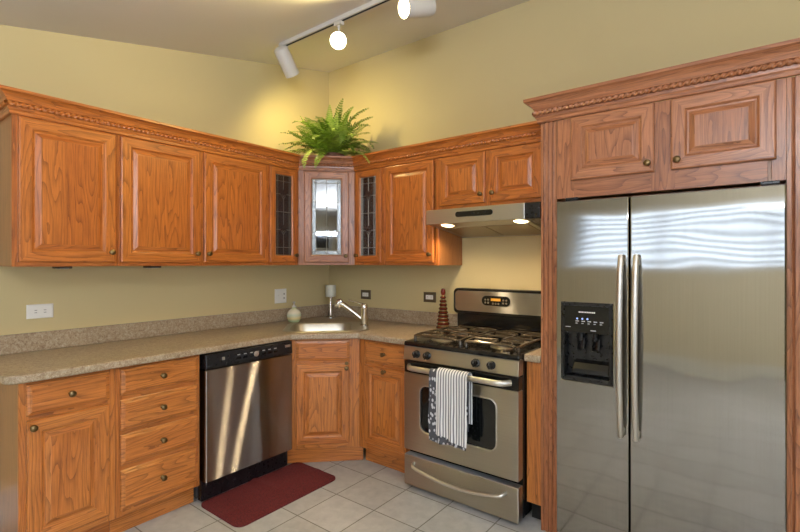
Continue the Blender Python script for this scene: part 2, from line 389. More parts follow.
# ------------------------------------------------------------------ upper cabinets
UZ0, UZ1, UD = 1.381, 2.122, .324
def upper_solid(name, label, loc, rz, w_, doors, z0=UZ0, mat=OAK, stile=.024, group='wall cabinets'):
    t = thing(name, label, 'cabinet', (loc[0], loc[1], z0), rz, group)
    h = UZ1-z0; d = UD
    m = MB(); m.box(.0005, w_-.0005, -d+.0195, -.001, 0, h, 'z'); m.build('carcass', OAKPLAIN, t, bevel=.001, seg=1)
    m = MB()
    st = [(0, stile), (w_-stile, w_)]
    xs = sorted(doors, key=lambda q: q[0])
    for a, b_ in zip(xs, xs[1:]): st.append((a[1]-.012, b_[0]+.012))
    rl = [(stile, w_-stile, 0, .032), (stile, w_-stile, h-.032, h)]
    frame(t, 0, w_, 0, h, d, st, rl, mat)
    for x0, x1, ks in doors:
        zb, zt = .021, h-.012
        door(t, x0, x1, zb, zt, -d, ((x1-.026) if ks == 'R' else (x0+.026), zb+.055), mat)
    return t
YL0 = -2.385
# left run: local x = y - y0
upper_solid('upper_cabinet', 'oak single-door wall cabinet at the far left end above the counter', (0, YL0, 0), 90, .463, [(.022, .453, 'R')])
upper_solid('upper_cabinet', 'oak two-door wall cabinet above the dishwasher side of the counter', (0, YL0+.465, 0), 90, 1.003, [(.012, .480, 'R'), (.506, .993, 'L')])
upper_solid('upper_cabinet', 'oak single-door wall cabinet between narrow glass cabinet and range hood', (.937, 0, 0), 0, .483, [(.021, .452, 'R')])
t = upper_solid('upper_cabinet', 'short oak two-door wall cabinet directly above the range hood', (1.4205, 0, 0), 0, .765, [(.016, .360, 'R'), (.391, .735, 'L')], z0=1.762)

def leading_narrow(x0, x1, z0, z1, y):
    m = MB(); xc = (x0+x1)/2; r = .0022; w_ = x1-x0; h = z1-z0
    xa, xb = x0+w_*.30, x1-w_*.30
    for x in (x0+.004, x1-.004): m.tube([(x, y, z0), (x, y, z1)], r, 6)
    for z_ in (z0+.004, z1-.004): m.tube([(x0, y, z_), (x1, y, z_)], r, 6)
    zc = [z0+h*.76, z0+h*.32]
    ins = .02
    for x in (x0+ins, x1-ins): m.tube([(x, y, z0), (x, y, z1)], r, 6)
    for zz in zc:
        s = .036
        m.tube([(xc, y, zz-s), (xc+s*.8, y, zz), (xc, y, zz+s), (xc-s*.8, y, zz)], r*1.5, 6, closed=True)
        m.tube([(xc, y, zz-s*.5), (xc+s*.4, y, zz), (xc, y, zz+s*.5), (xc-s*.4, y, zz)], r*1.3, 6, closed=True)
        m.tube([(x0, y, zz), (xc-s*.8, y, zz)], r, 6); m.tube([(xc+s*.8, y, zz), (x1, y, zz)], r, 6)
    m.tube([(xc, y, z1), (xc, y, zc[0]+.036)], r, 6); m.tube([(xc, y, zc[0]-.036), (xc, y, zc[1]+.036)], r, 6); m.tube([(xc, y, zc[1]-.036), (xc, y, z0)], r, 6)
    for fz in (.92, .54, .10): m.tube([(x0, y, z0+h*fz), (x1, y, z0+h*fz)], r, 6)
    return m
def leading_corner(x0, x1, z0, z1, y):
    m = MB(); xc = (x0+x1)/2; r = .0024; h = z1-z0; i = .032
    a0, a1, c0, c1 = x0+i, x1-i, z0+i, z1-i
    for x in (x0+.003, a0, a1, x1-.003): m.tube([(x, y, z0), (x, y, z1)], r, 6)
    for z_ in (z0+.003, c0, c1, z1-.003): m.tube([(x0, y, z_), (x1, y, z_)], r, 6)
    for (p, q) in (((x0, z0), (a0, c0)), ((x1, z0), (a1, c0)), ((x0, z1), (a0, c1)), ((x1, z1), (a1, c1))): m.tube([(p[0], y, p[1]), (q[0], y, q[1])], r, 6)
    zu, zd = z0+h*.70, z0+h*.31; s = .045
    for zz in (zu, zd):
        m.tube([(xc, y, zz-s), (xc+s, y, zz), (xc, y, zz+s), (xc-s, y, zz)], r*1.7, 6, closed=True)
        m.tube([(xc, y, zz-s*.5), (xc+s*.5, y, zz), (xc, y, zz+s*.5), (xc-s*.5, y, zz)], r*1.4, 6, closed=True)
        m.tube([(x0, y, zz), (xc-s, y, zz)], r, 6); m.tube([(xc+s, y, zz), (x1, y, zz)], r, 6)
    m.tube([(xc, y, z1), (xc, y, zu+s)], r, 6); m.tube([(xc, y, zu-s), (xc, y, zd+s)], r, 6); m.tube([(xc, y, zd-s), (xc, y, z0)], r, 6)
    return m
def glass_door(t, x0, x1, z0, z1, y, fw, kn, mat, pane_mat, lead, bev=None):
    f = y-.019
    d = MB().panel(x0, x1, z0, z1, [(0, y-.0005), (0, f+.006), (.0025, f+.002), (.007, f), (fw-.008, f), (fw-.004, f+.003), (fw, f+.008), (fw, y-.0005)], cap=False, back=False).build('door', mat, t)
    gx0, gx1, gz0, gz1 = x0+fw, x1-fw, z0+fw, z1-fw
    if bev:
        i = .032
        p = MB(); p.box(gx0+i, gx1-i, y-.007, y-.004, gz0+i, gz1-i); p.build('glass_pane', pane_mat, d)
        p = MB(); yy = (y-.007, y-.004)
        p.box(gx0, gx0+i, *yy, gz0, gz1); p.box(gx1-i, gx1, *yy, gz0, gz1); p.box(gx0+i, gx1-i, *yy, gz0, gz0+i); p.box(gx0+i, gx1-i, *yy, gz1-i, gz1)
        p.build('glass_border', bev, d, label='textured glass border')
    else: MB().box(gx0, gx1, y-.007, y-.004, gz0, gz1).build('glass_pane', pane_mat, d)
    lead(gx0, gx1, gz0, gz1, y-.0085).build('leading', LEAD, d)
    knob(d, kn[0], f, kn[1])
    return d
def narrow_glass(label, loc, rz, w_, x0, x1, ks):
    t = thing('glass_cabinet', label, 'cabinet', (loc[0], loc[1], UZ0), rz, 'leaded glass wall cabinets')
    h = UZ1-UZ0; d = UD; th = .016
    m = MB(); m.box(0.0005, th, -d+.0195, -.001, 0, h); m.box(w_-th, w_-.0005, -d+.0195, -.001, 0, h); m.box(th, w_-th, -d+.0195, -.001, 0, th, 'x'); m.box(th, w_-th, -d+.0195, -.001, h-th, h, 'x'); m.box(th, w_-th, -.008, -.001, th, h-th)
    m.build('carcass', OAKIN, t)
    for zz in (h*.36, h*.66): MB().box(th, w_-th, -d+.03, -.009, zz, zz+.012, 'x').build('shelf', OAKIN, t)
    frame(t, 0, w_, 0, h, d, [(0, x0+.03), (x1-.03, w_)], [(x0+.03, x1-.03, 0, .04), (x0+.03, x1-.03, h-.04, h)], OAK)
    glass_door(t, x0, x1, .021, h-.012, -d, .052, ((x1-.022) if ks == 'R' else (x0+.022), .075), OAK, GLASS_DARK, leading_narrow)
    return t
narrow_glass('narrow oak wall cabinet with leaded glass door, left of the corner cabinet', (0, -.917, 0), 90, .284, .012, .262, 'R')
narrow_glass('narrow oak wall cabinet with leaded glass door, right of the corner cabinet', (.633, 0, 0), 0, .303, .022, .282, 'L')
# diagonal corner cabinet (local frame rotated 45 deg about the room corner: front face at y = -s/sqrt2)
LEG = .632
t = thing('corner_cabinet', 'diagonal oak corner wall cabinet with clear leaded glass door below the fern', 'cabinet', (0, 0, UZ0), 0)
h = UZ1-UZ0; pent = [(.001, -.001), (.001, -LEG), (UD-.001, -LEG), (LEG, -UD+.001), (LEG, -.001)]
MB().prism(pent, 0, .016).build('bottom_panel', OAKIN, t); MB().prism(pent, h-.016, h).build('top_panel', OAKIN, t)
m = MB(); m.box(.001, .014, -LEG, -.001, .016, h-.016); m.box(.014, LEG, -.014, -.001, .016, h-.016); m.box(.014, UD-.014, -LEG, -LEG+.014, .016, h-.016); m.box(LEG-.014, LEG, -UD+.014, -.014, .016, h-.016); m.build('side_panel', OAKIN, t)
for zz in (.24, .49): MB().prism([(.016, -.016), (.016, -LEG+.016), (UD-.03, -LEG+.016), (LEG-.016, -UD+.03), (LEG-.016, -.016)], zz, zz+.012, (1, 1, 0)).build('shelf', OAKIN, t)
T45 = Matrix.Rotation(math.radians(45), 4, 'Z'); DF = (LEG+UD)/R2; HW = (LEG-UD)/R2
m = MB(T45); hw = HW; f0 = .019
for a, bb in ((-hw, -hw+.06), (hw-.06, hw)): m.box(a, bb, -DF, -DF+f0, 0, h)
m.box(-hw+.045, hw-.045, -DF+.0004, -DF+f0, 0, .04, 'x'); m.box(-hw+.045, hw-.045, -DF+.0004, -DF+f0, h-.04, h, 'x'); m.build('face_frame', OAKR, t, bevel=.001, seg=1)
holder = thing('door', '', 'x', (0, 0, 0), 45); holder.parent = t; del holder['label']; del holder['category']
def corner_door():
    x0, x1, z0, z1, y, fw = -.172, .172, .021, h-.012, -DF, .058
    f = y-.019
    d = holder
    MB().panel(x0, x1, z0, z1, [(0, y-.0005), (0, f+.006), (.0025, f+.002), (.007, f), (fw-.008, f), (fw-.004, f+.003), (fw, f+.008), (fw, y-.0005)], cap=False, back=False).build('door_frame', OAKR, d)
    gx0, gx1, gz0, gz1 = x0+fw, x1-fw, z0+fw, z1-fw; i = .032
    MB().box(gx0+i, gx1-i, y-.007, y-.004, gz0+i, gz1-i).build('glass_pane', GLASS_CORNER, d)
    p = MB(); yy = (y-.007, y-.004)
    p.box(gx0, gx0+i, *yy, gz0, gz1); p.box(gx1-i, gx1, *yy, gz0, gz1); p.box(gx0+i, gx1-i, *yy, gz0, gz0+i); p.box(gx0+i, gx1-i, *yy, gz1-i, gz1)
    p.build('glass_border', GLASS_BEVEL, d)
    leading_corner(gx0, gx1, gz0, gz1, y-.0085).build('leading', LEAD, d)
    knob(d, x1-.024, f, .07)
corner_door()

# ------------------------------------------------------------------ crown mouldings with a rope bead
CROWN = [(0, 0), (.010, 0), (.012, .004), (.012, .016), (.018, .022), (.019, .033), (.011, .034), (.011, .056), (.022, .057), (.024, .060), (.027, .068), (.034, .079), (.046, .090), (.056, .095), (.060, .096), (.060, .110), (0, .110)]
def crown(name, label, path, z0, mat, group='crown mouldings', scale=1.0, open_ends=True, prof=CROWN):
    # path = plan polyline, moulding projects to its right-hand side; ends may be mitred with explicit directions
    t = thing(name, label, 'moulding', (path[0][0], path[0][1], z0), 0, group)
    O = Vector((path[0][0], path[0][1], 0)); P = [Vector((p[0], p[1], 0))-O for p in path[:]]
    nrm = []
    for a, b_ in zip(P, P[1:]): d = (b_-a).normalized(); nrm.append(Vector((d.y, -d.x, 0)))
    off = []
    for i in range(len(P)):
        if i == 0: n = nrm[0]
        elif i == len(P)-1: n = nrm[-1]
        else: n = nrm[i-1]+nrm[i]; n = n/(n.length**2)*2
        off.append(n)
    if path_ends.get('s'): off[0] = path_ends['s']
    if path_ends.get('e'): off[-1] = path_ends['e']
    m = MB()
    for i in range(len(P)-1):
        g = (P[i+1]-P[i]).normalized(); o = (random.random()*5, random.random()*5)
        for (u0, w0), (u1, w1) in zip(prof, prof[1:]+prof[:1]):
            a, b_, c, d = (P[i]+off[i]*u0*scale+Vector((0, 0, w0*scale)), P[i+1]+off[i+1]*u0*scale+Vector((0, 0, w0*scale)), P[i+1]+off[i+1]*u1*scale+Vector((0, 0, w1*scale)), P[i]+off[i]*u1*scale+Vector((0, 0, w1*scale)))
            m.face([a, b_, c, d], g, o)
    for i, rev in ((0, True), (len(P)-1, False)):
        q = [P[i]+off[i]*u*scale+Vector((0, 0, w_*scale)) for u, w_ in prof]; m.face(q if rev else q[::-1], (0, 0, 1))
    m.build('moulding', mat, t)
    # rope bead
    for i in range(len(P)-1):
        a = P[i]+off[i]*.021*scale; b_ = P[i+1]+off[i+1]*.021*scale; L = (b_-a).length; g = (b_-a).normalized(); n = nrm[i]
        if L < .03: continue
        rows = []; k = max(8, int(L/.0042))
        for j in range(k+1):
            c = a+g*(L*j/k)+Vector((0, 0, .045*scale)); ph = (L*j/k)/.026*math.pi
            rows.append([c+(n*math.cos(th)+Vector((0, 0, 1))*math.sin(th))*(.0098+.0036*math.cos(2*th-2*ph))*scale for th in [2*math.pi*q/12 for q in range(12)]])
        mm = MB(); mm.grid(rows, True, True); mm.build('rope_bead', mat, t)
    return t
d45 = Vector((1, -1, 0))/R2
def mit(n1, n2): n = n1+n2; return n/(n.length**2)*2
nL = Vector((1, 0, 0)); nR = Vector((0, -1, 0)); 
path_ends = {'e': mit(nL, d45)}
CZ = 2.1155
crown('crown_moulding', 'long oak crown moulding with rope bead along the left wall cabinets', [(0.002, YL0-.0012), (UD+.001, YL0-.0012), (UD+.001, -LEG-.001)], CZ, OAK)
path_ends = {'s': mit(nL, d45), 'e': mit(d45, nR)}
crown('crown_moulding', 'short oak crown moulding across the diagonal corner cabinet, under the fern', [(UD+.001, -LEG-.001), (LEG+.001, -UD-.001)], CZ, OAKR)
path_ends = {'s': mit(d45, nR)}
crown('crown_moulding', 'oak crown moulding from the corner to the tall refrigerator surround', [(LEG+.001, -UD-.001), (2.19, -UD-.001)], CZ, OAK)
FYF = -.63
path_ends = {}
crown('crown_moulding', 'larger oak crown moulding on top of the refrigerator surround', [(2.254, -.26), (2.254, FYF-.001), (3.345, FYF-.001), (3.345, -.05)], 2.128, OAKR, scale=1.1)

# ------------------------------------------------------------------ refrigerator surround
def pilaster(label, x0, x1, d_back, left):
    t = thing('fluted_pilaster', label, 'panel', (x0, 0, 0), 0, 'fluted pilasters')
    wv = x1-x0; n = 3; pts = [(0, FYF+.022), (0, FYF)]
    fwid = .012; gap = (wv-n*fwid)/(n+1)
    for i in range(n):
        a = gap+i*(fwid+gap)
        for q in range(7):
            an = math.pi*q/6; pts.append((a+fwid/2-math.cos(an)*fwid/2, FYF+math.sin(an)*.010))
    pts += [(wv, FYF), (wv, FYF+.022)]
    MB().prism(pts, 0.001, 2.127, smooth=False).build('fluted_front', OAKR, t)
    if left: MB().box(.0, .02, FYF+.0225, -.002, .001, 2.127).build('side_panel', OAKR, t)
    else: MB().box(wv-.02, wv, FYF+.0225, -.002, .001, 2.127).build('side_panel', OAKR, t)
pilaster('tall fluted oak pilaster between the range and the refrigerator', 2.258, 2.340, 0, True)
pilaster('tall fluted oak pilaster at the right side of the refrigerator', 3.249, 3.340, 0, False)
t = thing('refrigerator_cabinet', 'oak two-door cabinet above the stainless refrigerator', 'cabinet', (2.342, 0, 1.725), 0)
w_, h = .906, .402; d = -FYF
MB().box(.001, w_-.001, -d+.0195, -.002, 0, h).build('carcass', OAKPLAIN, t)
frame(t, 0, w_, 0, h, d, [(0, .085), (.43, .525), (.86, w_)], [(.085, w_-.058, 0, .10), (.085, w_-.058, h-.02, h)], OAKR)
door(t, .072, .446, 0.086, .400, -d, (.420, .125), OAKR)
door(t, .510, .875, 0.086, .400, -d, (.536, .125), OAKR)

# ------------------------------------------------------------------ base cabinets
BD, BH, TK = .61, .874, .115
def base(name, label, loc, rz, w_, doors, drawers, stiles, rails, group='base cabinets', left_side=None):
    t = thing(name, label, 'cabinet', (loc[0], loc[1], 0), rz, group)
    m = MB(); m.box(.0005, w_-.0005, -BD+.0195, -.002, TK, BH); m.build('carcass', left_side or OAKPLAIN, t)
    frame(t, 0, w_, TK, BH, BD, stiles, rails, OAKB)
    MB().box(0.0005, w_-.0005, -BD+.065, -BD+.085, 0.001, TK, 'x').build('toe_board', OAKB, t)
    for (x0, x1, z0, z1, kx, kz) in doors: door(t, x0, x1, z0, z1, -BD, (kx, kz), OAKB)
    for (x0, x1, z0, z1) in drawers: drawer(t, x0, x1, z0, z1, -BD)
    return t
w1 = .384
base('base_cabinet', 'oak base cabinet with one drawer over one door at the left end', (0, -2.425, 0), 90, w1, [(.026, .356, .150, .702, .046, .672)], [(.026, .356, .722, .862)],
     [(0, .036), (w1-.036, w1)], [(.036, w1-.036, TK, .165), (.036, w1-.036, .690, .735), (.036, w1-.036, .85, BH)])
w2 = .444
base('base_cabinet', 'oak base cabinet with a stack of four drawers beside the dishwasher', (0, -2.040, 0), 90, w2, [],
     [(.022, .428, a, b_) for a, b_ in ((.730, .862), (.552, .704), (.374, .527), (.150, .349))],
     [(0, .034), (w2-.034, w2)], [(.034, w2-.034, TK, .165)]+[(.034, w2-.034, a-.012, a+.036) for a in (.338, .516, .692)]+[(.034, w2-.034, .85, BH)])
# corner base
BA, BB = .942, .948
t = thing('corner_base_cabinet', 'diagonal oak corner base cabinet under the sink', 'cabinet', (0, 0, 0), 0)
A = Vector((BD, -BA, 0)); B = Vector((BB, -BD, 0)); ang = math.atan2((B-A).y, (B-A).x); LW = (B-A).length
nin = Vector((-(B-A).y, (B-A).x, 0)).normalized()
a2, b2 = A+nin*.02, B+nin*.02
MB().prism([(.002, -.002), (.002, -BA), (BD-.02, -BA+.001), (a2.x, a2.y), (b2.x, b2.y), (BB-.001, -BD+.02), (BB, -.002)], TK, .695).build('carcass', OAKPLAIN, t)
TC = Matrix.Translation(A) @ Matrix.Rotation(ang, 4, 'Z')
m = MB(TC)
for a, b_ in ((0, .05), (LW-.082, LW)): m.box(a, b_, 0, .019, TK, BH)
for a, b_ in ((TK, .165), (.695, .740), (.845, BH)): m.box(.05, LW-.082, .0004, .019, a, b_, 'x')
m.build('face_frame', OAKB, t, bevel=.001, seg=1)
m = MB(TC); m.box(-.03, LW+.03, .045, .065, .001, TK, 'x'); m.build('toe_board', OAKB, t)
tp = bpy.data.objects.new('door', None); 
def local_door(nm, x0, x1, z0, z1, kn, is_drawer):
    d = MB(TC).panel(x0, x1, z0, z1, raised_prof(0) if not is_drawer else [(0, -.0005), (0, -.009), (.003, -.012), (.012, -.0145), (.015, -.0175), (.019, -.019)], 'x' if is_drawer else 'z').build(nm, OAKB, t)
    if kn:
        m = MB(TC); m.lathe([(.011, 0), (.010, .003), (.005, .006), (.0055, .014), (.0125, .018), (.0155, .023), (.014, .028), (.008, .031), (.0001, .032)], (kn[0], -.019, kn[1]), (0, -1, 0), 16); m.build('knob', BRONZE, d)
        m = MB(TC); m.lathe([(.011, 0), (.013, .003), (.0001, .004)], (kn[0], -.019, kn[1]+.03), (0, -1, 0), 12); m.build('catch_plate', BRONZE, d)
bpy.data.objects.remove(tp)
local_door('door', .040, .405, .145, .702, (.385, .672), False)
local_door('drawer_front', .040, .405, .722, .860, None, True)
w3 = .452
base('base_cabinet', 'narrow oak base cabinet with drawer and door left of the range', (.949, 0, 0), 0, w3, [(.058, w3-.03, .165, .700, .245, .675)], [(.058, w3-.03, .720, .860)],
     [(0, .068), (w3-.04, w3)], [(.068, w3-.04, TK, .175), (.068, w3-.04, .690, .735), (.068, w3-.04, .85, BH)])
t = thing('filler_cabinet', 'slim oak filler panel cabinet between the range and the tall pilaster', 'cabinet', (2.172, 0, 0), 0)
MB().box(0, .084, -BD, -.002, TK, BH).build('carcass', OAKB, t, bevel=.001, seg=1)
MB().box(0.0, .084, -BD+.07, -BD+.085, .001, TK).build('toe_board', DARK, t)

# ------------------------------------------------------------------ countertop, backsplash
import bmesh
def poly_slab(outer, holes, z0, z1, name, mat, parent=None, bevel=.006):
    bm = bmesh.new(); es = []
    for loop in [outer]+holes:
        vs = [bm.verts.new((p[0], p[1], z1)) for p in loop]
        for i in range(len(vs)): es.append(bm.edges.new((vs[i], vs[(i+1) % len(vs)])))
    r = bmesh.ops.triangle_fill(bm, edges=es, use_beauty=True, use_dissolve=False)
    fs = [f for f in bm.faces]
    ex = bmesh.ops.extrude_face_region(bm, geom=fs)
    bmesh.ops.translate(bm, vec=(0, 0, z0-z1), verts=[v for v in ex['geom'] if isinstance(v, bmesh.types.BMVert)])
    bmesh.ops.recalc_face_normals(bm, faces=bm.faces)
    bmesh.ops.dissolve_limit(bm, angle_limit=.001, verts=bm.verts, edges=bm.edges)
    me = bpy.data.meshes.new(name); bm.to_mesh(me); bm.free(); me.materials.append(mat)
    o = bpy.data.objects.new(name, me); COL.objects.link(o); o.parent = parent
    if bevel:
        b_ = o.modifiers.new('bevel', 'BEVEL'); b_.width = bevel; b_.segments = 3; b_.limit_method = 'ANGLE'; b_.angle_limit = math.radians(60)
    return o
def rrect(x0, x1, y0, y1, r, n=6):
    P = []
    for cx, cy, a in ((x1-r, y1-r, 0), (x0+r, y1-r, 90), (x0+r, y0+r, 180), (x1-r, y0+r, 270)):
        for k in range(n+1): th = math.radians(a+90*k/n); P.append((cx+r*math.cos(th), cy+r*math.sin(th)))
    return P
def st(tt, ss): return ((ss+tt)/R2, (tt-ss)/R2)     # sink frame: t along the diagonal front, s away from the corner
S0, S1, T0, T1 = .545, 1.085, -.305, .315
hole = [st(a, b_) for a, b_ in rrect(T0+.02, T1-.02, S0+.02, S1-.02, .10)]
CF = .648
outer = [(.001, -.001), (.001, -2.478)]
for k in range(9):
    th = math.radians(-90+90*k/8); outer.append((CF-.06+.06*math.cos(th), -2.478+.06+.06*math.sin(th)))
outer += [(CF, -.966), (.972, -CF), (1.402, -CF), (1.402, -.001)]
ct = poly_slab(outer, [hole], .876, .914, 'countertop', LAM, bevel=.008)
tag(ct, 'long speckled beige laminate countertop wrapping the corner around the sink', 'countertop')
tag(MB().box(2.1705, 2.2575, -CF, -.001, .876, .914).build('countertop', LAM, bevel=.006), 'small strip of beige laminate countertop right of the range', 'countertop')
tag(MB().box(.001, .02, -2.478, -.001, .9145, 1.016).build('backsplash', LAM, bevel=.003), 'low beige laminate backsplash strip along the left wall', 'backsplash')
tag(MB().box(.0205, 1.400, -.02, -.001, .9145, 1.016).build('backsplash', LAM, bevel=.003), 'low beige laminate backsplash strip on the right wall ending at the range', 'backsplash')

# ------------------------------------------------------------------ sink and things around it
t = thing('sink', 'stainless steel drop-in corner sink with rounded rim', 'sink', (0, 0, .914), 0)
def ring(x0, x1, y0, y1, r, z): return [Vector(st(a, b_)+(z,)) for a, b_ in rrect(x0, x1, y0, y1, r, 8)]
m = MB()
bt0, bt1, bs0, bs1 = T0+.045, T1-.115, S0+.055, S1-.045
rows = [ring(T0, T1, S0, S1, .13, .001), ring(T0+.004, T1-.004, S0+.004, S1-.004, .128, .006), ring(T0+.014, T1-.014, S0+.014, S1-.014, .12, .0075), ring(T0+.022, T1-.022, S0+.022, S1-.022, .115, .005),
        ring(bt0, bt1, bs0, bs1, .10, .004), ring(bt0+.008, bt1-.008, bs0+.008, bs1-.008, .095, -.006), ring(bt0+.015, bt1-.015, bs0+.015, bs1-.015, .09, -.14), ring(bt0+.05, bt1-.05, bs0+.05, bs1-.05, .07, -.17), ring(-.04, .02, .80, .86, .028, -.172)]
i0, n = m.grid(rows, True); m.cap(i0, n, len(rows)-1, True)
m.build('basin', SINKST, t)
x, y = st(-.01, .83); m = MB(); m.lathe([(.042, 0), (.040, .003), (.028, .002), (.0001, -.004)], (x, y, -.171), seg=18); m.build('drain', CHROME, t)
fx, fy = .766, -.358
t = thing('faucet', 'chrome single-lever faucet with pull-out spout on the sink rim', 'faucet', (fx, fy, .9195), 0)
m = MB(); m.lathe([(.034, 0), (.034, .004), (.026, .010), (.029, .016), (.028, .12), (.031, .125), (.031, .148), (.025, .162), (.009, .168), (.0001, .169)], seg=22); m.build('body', CHROME, t)
L_ = Vector((-.793, -.609, 0)); Cc = Vector((.2, -.2, 0))
sd = Vector((-.80, -.45, 0)).normalized()
m = MB(); m.tube([sd*.01+Vector((0, 0, .042)), sd*.06+Vector((0, 0, .080)), sd*.11+Vector((0, 0, .118)), sd*.16+Vector((0, 0, .152)), sd*.185+Vector((0, 0, .164))], [.018, .019, .0195, .021, .022], 14); m.build('spout', CHROME, t)
m = MB(); m.tube([sd*.176+Vector((0, 0, .186)), sd*.196+Vector((0, 0, .178)), sd*.208+Vector((0, 0, .148)), sd*.211+Vector((0, 0, .132))], [.020, .027, .028, .024], 14); m.build('spray_head', CHROME, t)
m = MB(); m.tube([Vector((0, 0, .160)), sd*.04+Vector((0, 0, .172)), sd*.10+Vector((0, 0, .186)), sd*.125+Vector((0, 0, .192))], [.013, .010, .008, .009], 10, sq=.6); m.build('lever', CHROME, t)
def bandmat(name, cols, scale):
    m, nt, b = new_mat(name); tc = nt.nodes.new('ShaderNodeTexCoord').outputs['Object']
    sp = nt.nodes.new('ShaderNodeSeparateXYZ'); nt.links.new(tc, sp.inputs[0])
    f = math_(nt, 'FRACT', math_(nt, 'ADD', math_(nt, 'MULTIPLY', sp.outputs[2], scale), math_(nt, 'MULTIPLY', noise(nt, tc, 30, 2), .12)))
    r = ramp(nt, [(i/len(cols), srgb(*c)) for i, c in enumerate(cols)], 'LINEAR'); nt.links.new(f, r.inputs[0]); nt.links.new(r.outputs[0], b.inputs['Base Color']); b.inputs['Roughness'].default_value = .22
    return m
t = thing('soap_dispenser', 'round pastel-banded soap dispenser bottle with pump, left of the sink', 'soap dispenser', (.172, -.548, .9145), 0)
m = MB(); m.lathe([(.030, 0), (.042, .006), (.055, .030), (.059, .056), (.054, .082), (.038, .102), (.020, .112), (.016, .120), (.016, .126)], seg=24)
m.build('bottle', bandmat('pastel_bands', [(222, 214, 178), (176, 196, 150), (226, 206, 150), (196, 204, 180), (226, 216, 190)], 9), t)
m = MB(); m.lathe([(.018, .124), (.018, .136), (.006, .139), (.006, .158), (.011, .160), (.011, .168), (.0001, .169)], seg=14); m.tube([(0, 0, .164), (.02, -.02, .164), (.028, -.028, .160)], .004, 8); m.build('pump', SATIN, t)
t = thing('candle_holder', 'slim chrome stand topped with a frosted glass cup in the counter corner', 'candle holder', (.145, -.115, .9145), 0)
m = MB(); m.lathe([(.048, 0), (.048, .006), (.016, .012), (.011, .02), (.011, .172), (.022, .178), (.022, .182)], seg=20); m.build('stand', CHROME, t)
m = MB(); m.lathe([(.040, .182), (.046, .186), (.047, .285), (.044, .285), (.043, .190), (.0001, .188)], seg=24, caps=False); m.build('glass_cup', FROST, t)
t = thing('pepper_mill', 'tall dark pepper mill turned in stacked rings, left of the range', 'pepper mill', (1.305, -.085, .9145), 0)
pr = [(.050, 0)]; z = 0
for k in range(9):
    r = .052-.0038*k; hh = .0275
    pr += [(r, z+.003), (r+.001, z+.010), (r-.006, z+.017), (r-.009, z+.022), (r-.009, z+hh)]; z += hh
pr += [(.013, z+.002), (.018, z+.012), (.017, z+.03), (.012, z+.044), (.0001, z+.048)]
mm, nt, b_ = new_mat('mill_lacquer'); tcz = nt.nodes.new('ShaderNodeTexCoord').outputs['Object']; sp = nt.nodes.new('ShaderNodeSeparateXYZ'); nt.links.new(tcz, sp.inputs[0])
fr_ = math_(nt, 'FRACT', math_(nt, 'MULTIPLY', sp.outputs[2], 1/.0275)); r = ramp(nt, [(0, srgb(50, 24, 14)), (.30, srgb(104, 34, 20)), (.55, srgb(48, 28, 16)), (.74, srgb(120, 92, 50)), (.88, srgb(140, 108, 62)), (.93, srgb(40, 20, 12))])
nt.links.new(fr_, r.inputs[0]); nt.links.new(r.outputs[0], b_.inputs['Base Color']); b_.inputs['Roughness'].default_value = .22
m = MB(); m.lathe(pr[:-5], seg=24); m.build('body', mm, t)
m = MB(); m.lathe([(.0135, z)]+[(a, b2_) for a, b2_ in pr[-5:]], seg=20); m.build('cap', plain('mill_cap', (120, 36, 22), .25), t)

# ------------------------------------------------------------------ outlets
def outlet(label, loc, rz, w_, h, plate, kind):
    t = thing('power_outlet' if kind != 'switch' else 'light_switch', label, 'outlet' if kind != 'switch' else 'switch', loc, rz, 'wall plates')
    MB().panel(-w_/2, w_/2, -h/2, h/2, [(0, -.0005), (0, -.003), (.004, -.006), (.006, -.0065)]).build('cover_plate', plate, t)
    if kind == 'duplexh':
        for s in (-1, 1):
            q = MB(); q.lathe([(.0165, 0), (.0165, .003), (.0001, .0031)], (s*.021, -.0062, 0), (0, -1, 0), 16); o = q.build('socket', WHITEP, t)
            q = MB(); q.box(s*.021-.006, s*.021+.006, -.0098, -.0093, .005, .008); q.box(s*.021-.006, s*.021+.006, -.0098, -.0093, -.008, -.005); q.build('slot', IVORY, o)
    elif kind == 'decora':
        o = MB().box(-.034, .034, -.009, -.0062, -.0165, .0165).build('socket', WHITEP, t, bevel=.002)
        for s in (-1, 1):
            q = MB(); q.box(s*.017-.004, s*.017+.005, -.0096, -.0091, .003, .005); q.box(s*.017-.004, s*.017+.005, -.0096, -.0091, -.006, -.004); q.build('slot', IVORY, o)
    else:
        MB().box(-.035, -.023, -.009, -.0062, -.012, .012).build('toggle_plate', WHITEP, t); MB().box(-.033, -.026, -.018, -.009, 0, .01).build('toggle', WHITEP, t)
        o = MB().box(.012, .046, -.009, -.0062, -.034, .034).build('socket', WHITEP, t, bevel=.002)
        for s in (-1, 1): MB().box(.025, .034, -.0098, -.0092, s*.017-.008, s*.017+.006).build('slot', IVORY, o)
outlet('white double wall outlet low on the left wall above the counter end', (0, -2.19, 1.130), 90, .122, .078, WHITEP, 'duplexh')
outlet('white square wall plate with switch and outlet left of the room corner', (0, -.550, 1.122), 90, .118, .118, WHITEP, 'switch')
outlet('pewter framed wall outlet nearest the room corner, behind the faucet', (.462, 0, 1.124), 0, .116, .078, PEWTER, 'decora')
outlet('pewter framed wall outlet beside the pepper mill', (1.130, 0, 1.131), 0, .116, .078, PEWTER, 'decora')

